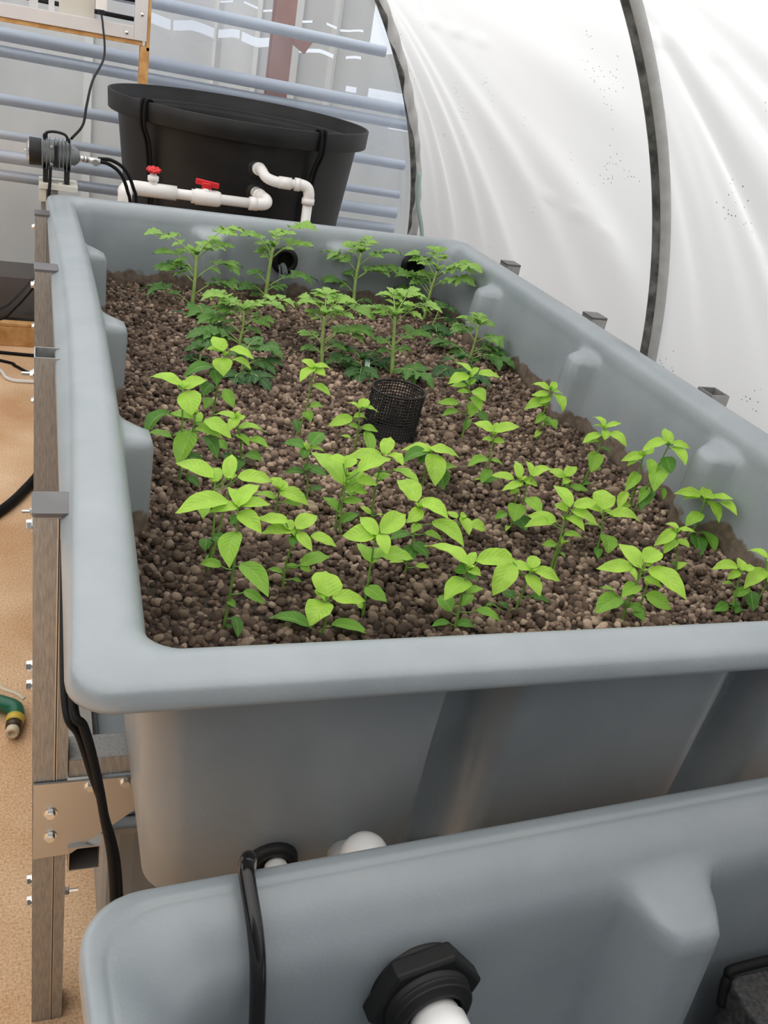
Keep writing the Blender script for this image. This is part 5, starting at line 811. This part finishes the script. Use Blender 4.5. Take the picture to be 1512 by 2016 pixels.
drape((0.300, 2.609), 0, 'pair of black cables hanging over the left of the black fish tank rim')
drape((0.885, 2.362), 0, 'pair of black cables hanging over the right end of the black fish tank rim')
# ------------------------------------------------------------------ PVC pipework
def socket(mb, a, b, r): mb.tube([a, b], r, 24)
t = thing('return_pipe', (0.79, 2.35, -0.1), 'upper white pipe run from the fish tank bending down behind the bed', 'pipe')
mb = MB(); mb.tube(curve([(0.636, 2.47, 0.064), (0.640, 2.43, 0.066), (0.652, 2.405, 0.05), (0.68, 2.395, 0.042), (0.71, 2.39, 0.042)], 6), 0.0165, 20); mb.tube([(0.69, 2.392, 0.042), (0.73, 2.388, 0.042)], 0.019, 20)
mb.tube([(0.636, 2.475, 0.063), (0.638, 2.445, 0.065)], 0.020, 20); obj('elbow', mb, M_pvc, t)
mb = MB(); mb.tube([(0.70, 2.39, 0.042), (0.76, 2.385, 0.043)], 0.0145, 20); obj('short_pipe', mb, M_pvc, t)
mb = MB(); mb.tube(curve([(0.742, 2.386, 0.043), (0.765, 2.384, 0.043), (0.782, 2.382, 0.036), (0.789, 2.38, 0.018), (0.789, 2.38, -0.005)], 6), 0.018, 20); mb.tube([(0.74, 2.386, 0.043), (0.757, 2.385, 0.043)], 0.0205, 20); mb.tube([(0.789, 2.38, 0.006), (0.789, 2.38, -0.012)], 0.0205, 20); obj('elbow', mb, M_pvc, t)
mb = MB(); mb.tube([(0.789, 2.38, -0.005), (0.789, 2.38, -0.35)], 0.0155, 20); obj('down_pipe', mb, M_pvc, t)
t = thing('supply_pipe', (0.4, 2.35, -0.02), 'lower white pipe run with red valves along the back of the bed', 'pipe')
mb = MB(); mb.tube(curve([(0.640, 2.475, -0.012), (0.645, 2.43, -0.012), (0.652, 2.37, -0.014), (0.643, 2.352, -0.022), (0.61, 2.348, -0.025)], 6), 0.019, 20); mb.tube([(0.64, 2.44, -0.012), (0.642, 2.41, -0.012)], 0.022, 20); mb.tube([(0.62, 2.349, -0.025), (0.595, 2.35, -0.025)], 0.0205, 20); obj('elbow', mb, M_pvc, t)
mb = MB(); mb.tube([(0.61, 2.35, -0.025), (0.26, 2.35, -0.022)], 0.0155, 20); obj('pipe', mb, M_pvc, t)
mb = MB(); mb.tube([(0.418, 2.35, -0.024), (0.428, 2.35, -0.024), (0.43, 2.35, -0.024), (0.495, 2.35, -0.024), (0.505, 2.35, -0.024)], [0.021, 0.021, 0.024, 0.024, 0.021], 20); mb.cyl((0.462, 2.35, -0.02), (0.462, 2.35, 0.004), 0.014); bv = obj('ball_valve', mb, M_pvc, t)
mb = MB(); M = Matrix.Translation((0.462, 2.35, 0.008)) @ Matrix.Rotation(-0.35, 4, 'Z'); mb.rbox((-0.014, -0.012, -0.006), (0.014, 0.012, 0.012), 0.006, 4, M); mb.rbox((-0.036, -0.006, 0.002), (0.036, 0.006, 0.018), 0.005, 4, M @ Matrix.Rotation(0.06, 4, 'Y')); obj('handle', mb, M_red, bv, bevel=0.002)['label'] = 'red tee handle'
mb = MB(); mb.tube([(0.372, 2.35, -0.022), (0.25, 2.35, -0.020)], 0.0215, 20); mb.cyl((0.302, 2.35, -0.02), (0.302, 2.35, 0.018), 0.013); mb.lathe([(0.013, 0.0), (0.0165, 0.002), (0.0165, 0.016), (0.011, 0.018), (0.008, 0.024), (0, 0.024)], (0.302, 2.35, 0.004), (0, 0, 1), 16); gv = obj('gate_valve', mb, M_pvc, t)
mb = MB(); c = Vector((0.302, 2.35, 0.034)); vs = []
pts = [((0.0195 + 0.0028 * math.cos(8 * a)) * math.cos(a), (0.0195 + 0.0028 * math.cos(8 * a)) * math.sin(a)) for a in [2 * PI * k / 64 for k in range(64)]]
mb.prism(pts, 0.0, 0.008, Matrix.Translation(c) @ Matrix.Rotation(0.25, 4, 'X')); mb.lathe([(0.009, 0), (0.009, 0.010), (0, 0.012)], c, (0, -.25, 1), 16); mb.cyl(c - Vector((0, 0, 0.008)), c, 0.004); obj('hand_wheel', mb, M_red, gv, bevel=0.0015)['label'] = 'round red hand wheel'
mb = MB(); mb.tube(curve([(0.275, 2.35, -0.020), (0.245, 2.35, -0.020), (0.228, 2.345, -0.024), (0.221, 2.33, -0.034), (0.220, 2.31, -0.05), (0.220, 2.30, -0.3)], 6), 0.0205, 20); obj('elbow', mb, M_pvc, t)
# ------------------------------------------------------------------ air pump
t = thing('air_pump', (0.03, 2.1, 0.016), 'grey finned air pump standing on the back left corner of the bed', 'air pump')
cx, cy, cz = 0.0, 2.1, 0.085; Mx = lambda x: (x, cy, cz)
mb = MB(); mb.lathe([(0.034, 0), (0.034, 0.066), (0.026, 0.078), (0.02, 0.088), (0.014, 0.094), (0, 0.094)], (-0.012, cy, cz), (1, 0, 0), 32); body = obj('motor_body', mb, M_pump, t)
mb = MB()
for k in range(8):
    x = -0.010 + k * 0.0092 + (0.004 if k > 2 else 0); mb.rbox((-0.037, -0.037, 0), (0.037, 0.037, 0.0022), 0.010, 4, Matrix.Translation((x, cy, cz)) @ Matrix.Rotation(PI / 2, 4, 'Y'))
obj('cooling_fins', mb, M_pump, t)
mb = MB(); mb.rbox((-0.031, -0.038, 0), (0.031, 0.038, 0.008), 0.008, 4, Matrix.Translation((0.0195, cy, cz)) @ Matrix.Rotation(PI / 2, 4, 'Y')); obj('black_band', mb, M_black, t)
mb = MB(); mb.lathe([(0.0335, 0.03), (0.0345, 0.002), (0.033, 0), (0.018, 0)], (-0.042, cy, cz), (1, 0, 0), 32); obj('end_cap', mb, M_black, t)
mb = MB(); mb.lathe([(0, -0.008), (0.018, -0.006), (0.031, 0.0), (0.033, 0.003), (0.0, 0.003)], (-0.042, cy, cz), (1, 0, 0), 32); mb.lathe([(0, -0.012), (0.003, -0.012), (0.003, -0.006)], (-0.042, cy, cz), (1, 0, 0), 8); obj('end_plate', mb, M_silver, t)['label'] = 'silver end plate'
mb = MB(); mb.tube(curve([(-0.006, cy, cz + 0.034), (0.0, cy, cz + 0.049), (0.02, cy, cz + 0.054), (0.045, cy, cz + 0.050), (0.055, cy, cz + 0.036)]), 0.0035, 8); mb.rbox((-0.009, cy - .008, cz + .03), (0.003, cy + .008, cz + .046), .003); mb.rbox((0.048, cy - .008, cz + .028), (0.058, cy + .008, cz + .042), .003); obj('handle', mb, M_black, t)
for x in (-0.008, 0.045):
    mb = MB(); mb.rbox((x, cy - 0.032, 0.016), (x + 0.013, cy + 0.03, 0.052), 0.003); obj('foot', mb, M_black, t)
for y_ in (cy - 0.025,):
    for z_ in (cz - .022, cz + .022):
        for x_ in (0.012, 0.064): hexbolt((x_, cy - 0.036 if x_ < .05 else cy - .03, z_), (0, -1, 0), 0.003, 0.003, t, name='screw')
mb = MB(); mb.cyl((0.078, cy, cz - 0.003), (0.096, cy, cz - 0.004), 0.0075); mb.cyl((0.094, cy, cz - 0.004), (0.10, cy, cz - 0.0045), 0.0085); mb.cyl((0.10, cy, cz - 0.0045), (0.135, cy, cz - 0.006), 0.008); mb.cyl((0.122, cy - 0.022, cz - 0.006), (0.122, cy + 0.018, cz - 0.006), 0.006); mb.cyl((0.122, cy - 0.028, cz - 0.006), (0.122, cy - 0.016, cz - 0.006), 0.0085); obj('outlet_manifold', mb, M_silver, t)
mb = MB(); mb.tube(curve([(0.125, cy, cz - 0.006), (0.155, cy, cz - 0.008), (0.188, cy + .01, cz - 0.03), (0.210, cy + .02, cz - 0.075), (0.222, cy + .03, cz - 0.14), (0.225, cy + .03, cz - 0.4)]), 0.0048, 10)
mb.tube(curve([(0.13, cy + 0.01, cz + 0.0), (0.165, cy + .01, cz + 0.0), (0.20, cy + .02, cz - 0.02), (0.225, cy + .03, cz - 0.065), (0.238, cy + .04, cz - 0.13), (0.24, cy + .04, cz - 0.4)]), 0.0048, 10)
obj('air_tubes', mb, M_rubber, t)
mb = MB(); mb.rbox((-0.018, 2.045, 0.003), (0.078, 2.15, 0.0155), 0.003); mb.box((-0.018, 2.05, -0.03), (0.0, 2.15, 0.003)); mb.box((0.03, 2.06, 0.0), (0.04, 2.07, 0.02))
tag(obj('mounting_board', mb, M_whitewall, None, (0.03, 2.1, 0.003)), 'small weathered white board carrying the air pump on the bed corner', 'board')
mb = MB(); mb.box((-0.012, 2.062, FLOOR), (0.03, 2.10, -0.001)); 
tag(obj('board_post', mb, M_galv, None, (0.01, 2.08, FLOOR)), 'slim post under the white board behind the last left post', 'post')
mb = MB(); mb.tube(curve([(0.010, 2.045, 0.06), (0.0085, 2.035, 0.02), (0.006, 2.03, -0.03), (0.006, 2.03, -0.2), (0.006, 2.04, -0.7)]), 0.004, 8)
tag(obj('pump_cord', mb, M_rubber, None, (0.008, 2.03, 0.0)), 'black cord dropping from the air pump behind the furthest left post', 'cord')
# ------------------------------------------------------------------ hose nozzle on the ground
t = thing('hose_nozzle', (-0.07, 1.0, FLOOR), 'green and yellow garden hose nozzle with a cream lever lying on the ground', 'hose nozzle')
z = FLOOR + 0.022; M_green = mat('dark_green_grip', (0.01, 0.13, 0.07), 0.35); M_yel = mat('yellow_ring', (0.7, 0.5, 0.06), 0.4); M_cream = mat('cream_lever', (0.72, 0.6, 0.42), 0.45)
mb = MB(); mb.tube(curve([(-0.13, 1.055, z), (-0.11, 1.047, z), (-0.085, 1.035, z), (-0.064, 1.02, z), (-0.06, 1.0, z), (-0.061, 0.985, z)]), [0.013] * 12 + [0.017] * 29, 14); obj('grip', mb, M_green, t)
mb = MB(); mb.tube([(-0.061, 0.988, z), (-0.063, 0.970, z)], [0.0185, 0.017], 20); obj('ring', mb, M_yel, t)
mb = MB(); mb.tube([(-0.063, 0.970, z), (-0.065, 0.955, z)], [0.0165, 0.015], 20); obj('collar', mb, mat('brown_collar', (0.06, 0.035, 0.02), 0.4), t)
mb = MB(); mb.lathe([(0.0125, 0), (0.0135, 0.012), (0.012, 0.017), (0.007, 0.017), (0.006, 0.010), (0, 0.01)], (-0.065, 0.956, z), (-0.12, -1, 0), 20); obj('tip', mb, M_cream, t)
mb = MB(); mb.tube(curve([(-0.13, 1.13, z + .02), (-0.105, 1.085, z + .022), (-0.085, 1.06, z + .02), (-0.06, 1.045, z + .018), (-0.044, 1.03, z + 0.014)]), 0.0055, 10, flat=0.5); obj('lever', mb, M_cream, t)
mb = MB(); mb.tube(curve([(-1.5, 1.9, FLOOR + .011), (-1.0, 1.75, FLOOR + .011), (-0.6, 1.3, FLOOR + .011), (-0.3, 1.12, FLOOR + .011), (-0.132, 1.056, FLOOR + .02)]), 0.0105, 12)
tag(obj('garden_hose', mb, M_green, None, (-0.3, 1.12, FLOOR)), 'green garden hose running off to the left from the hose nozzle', 'hose')
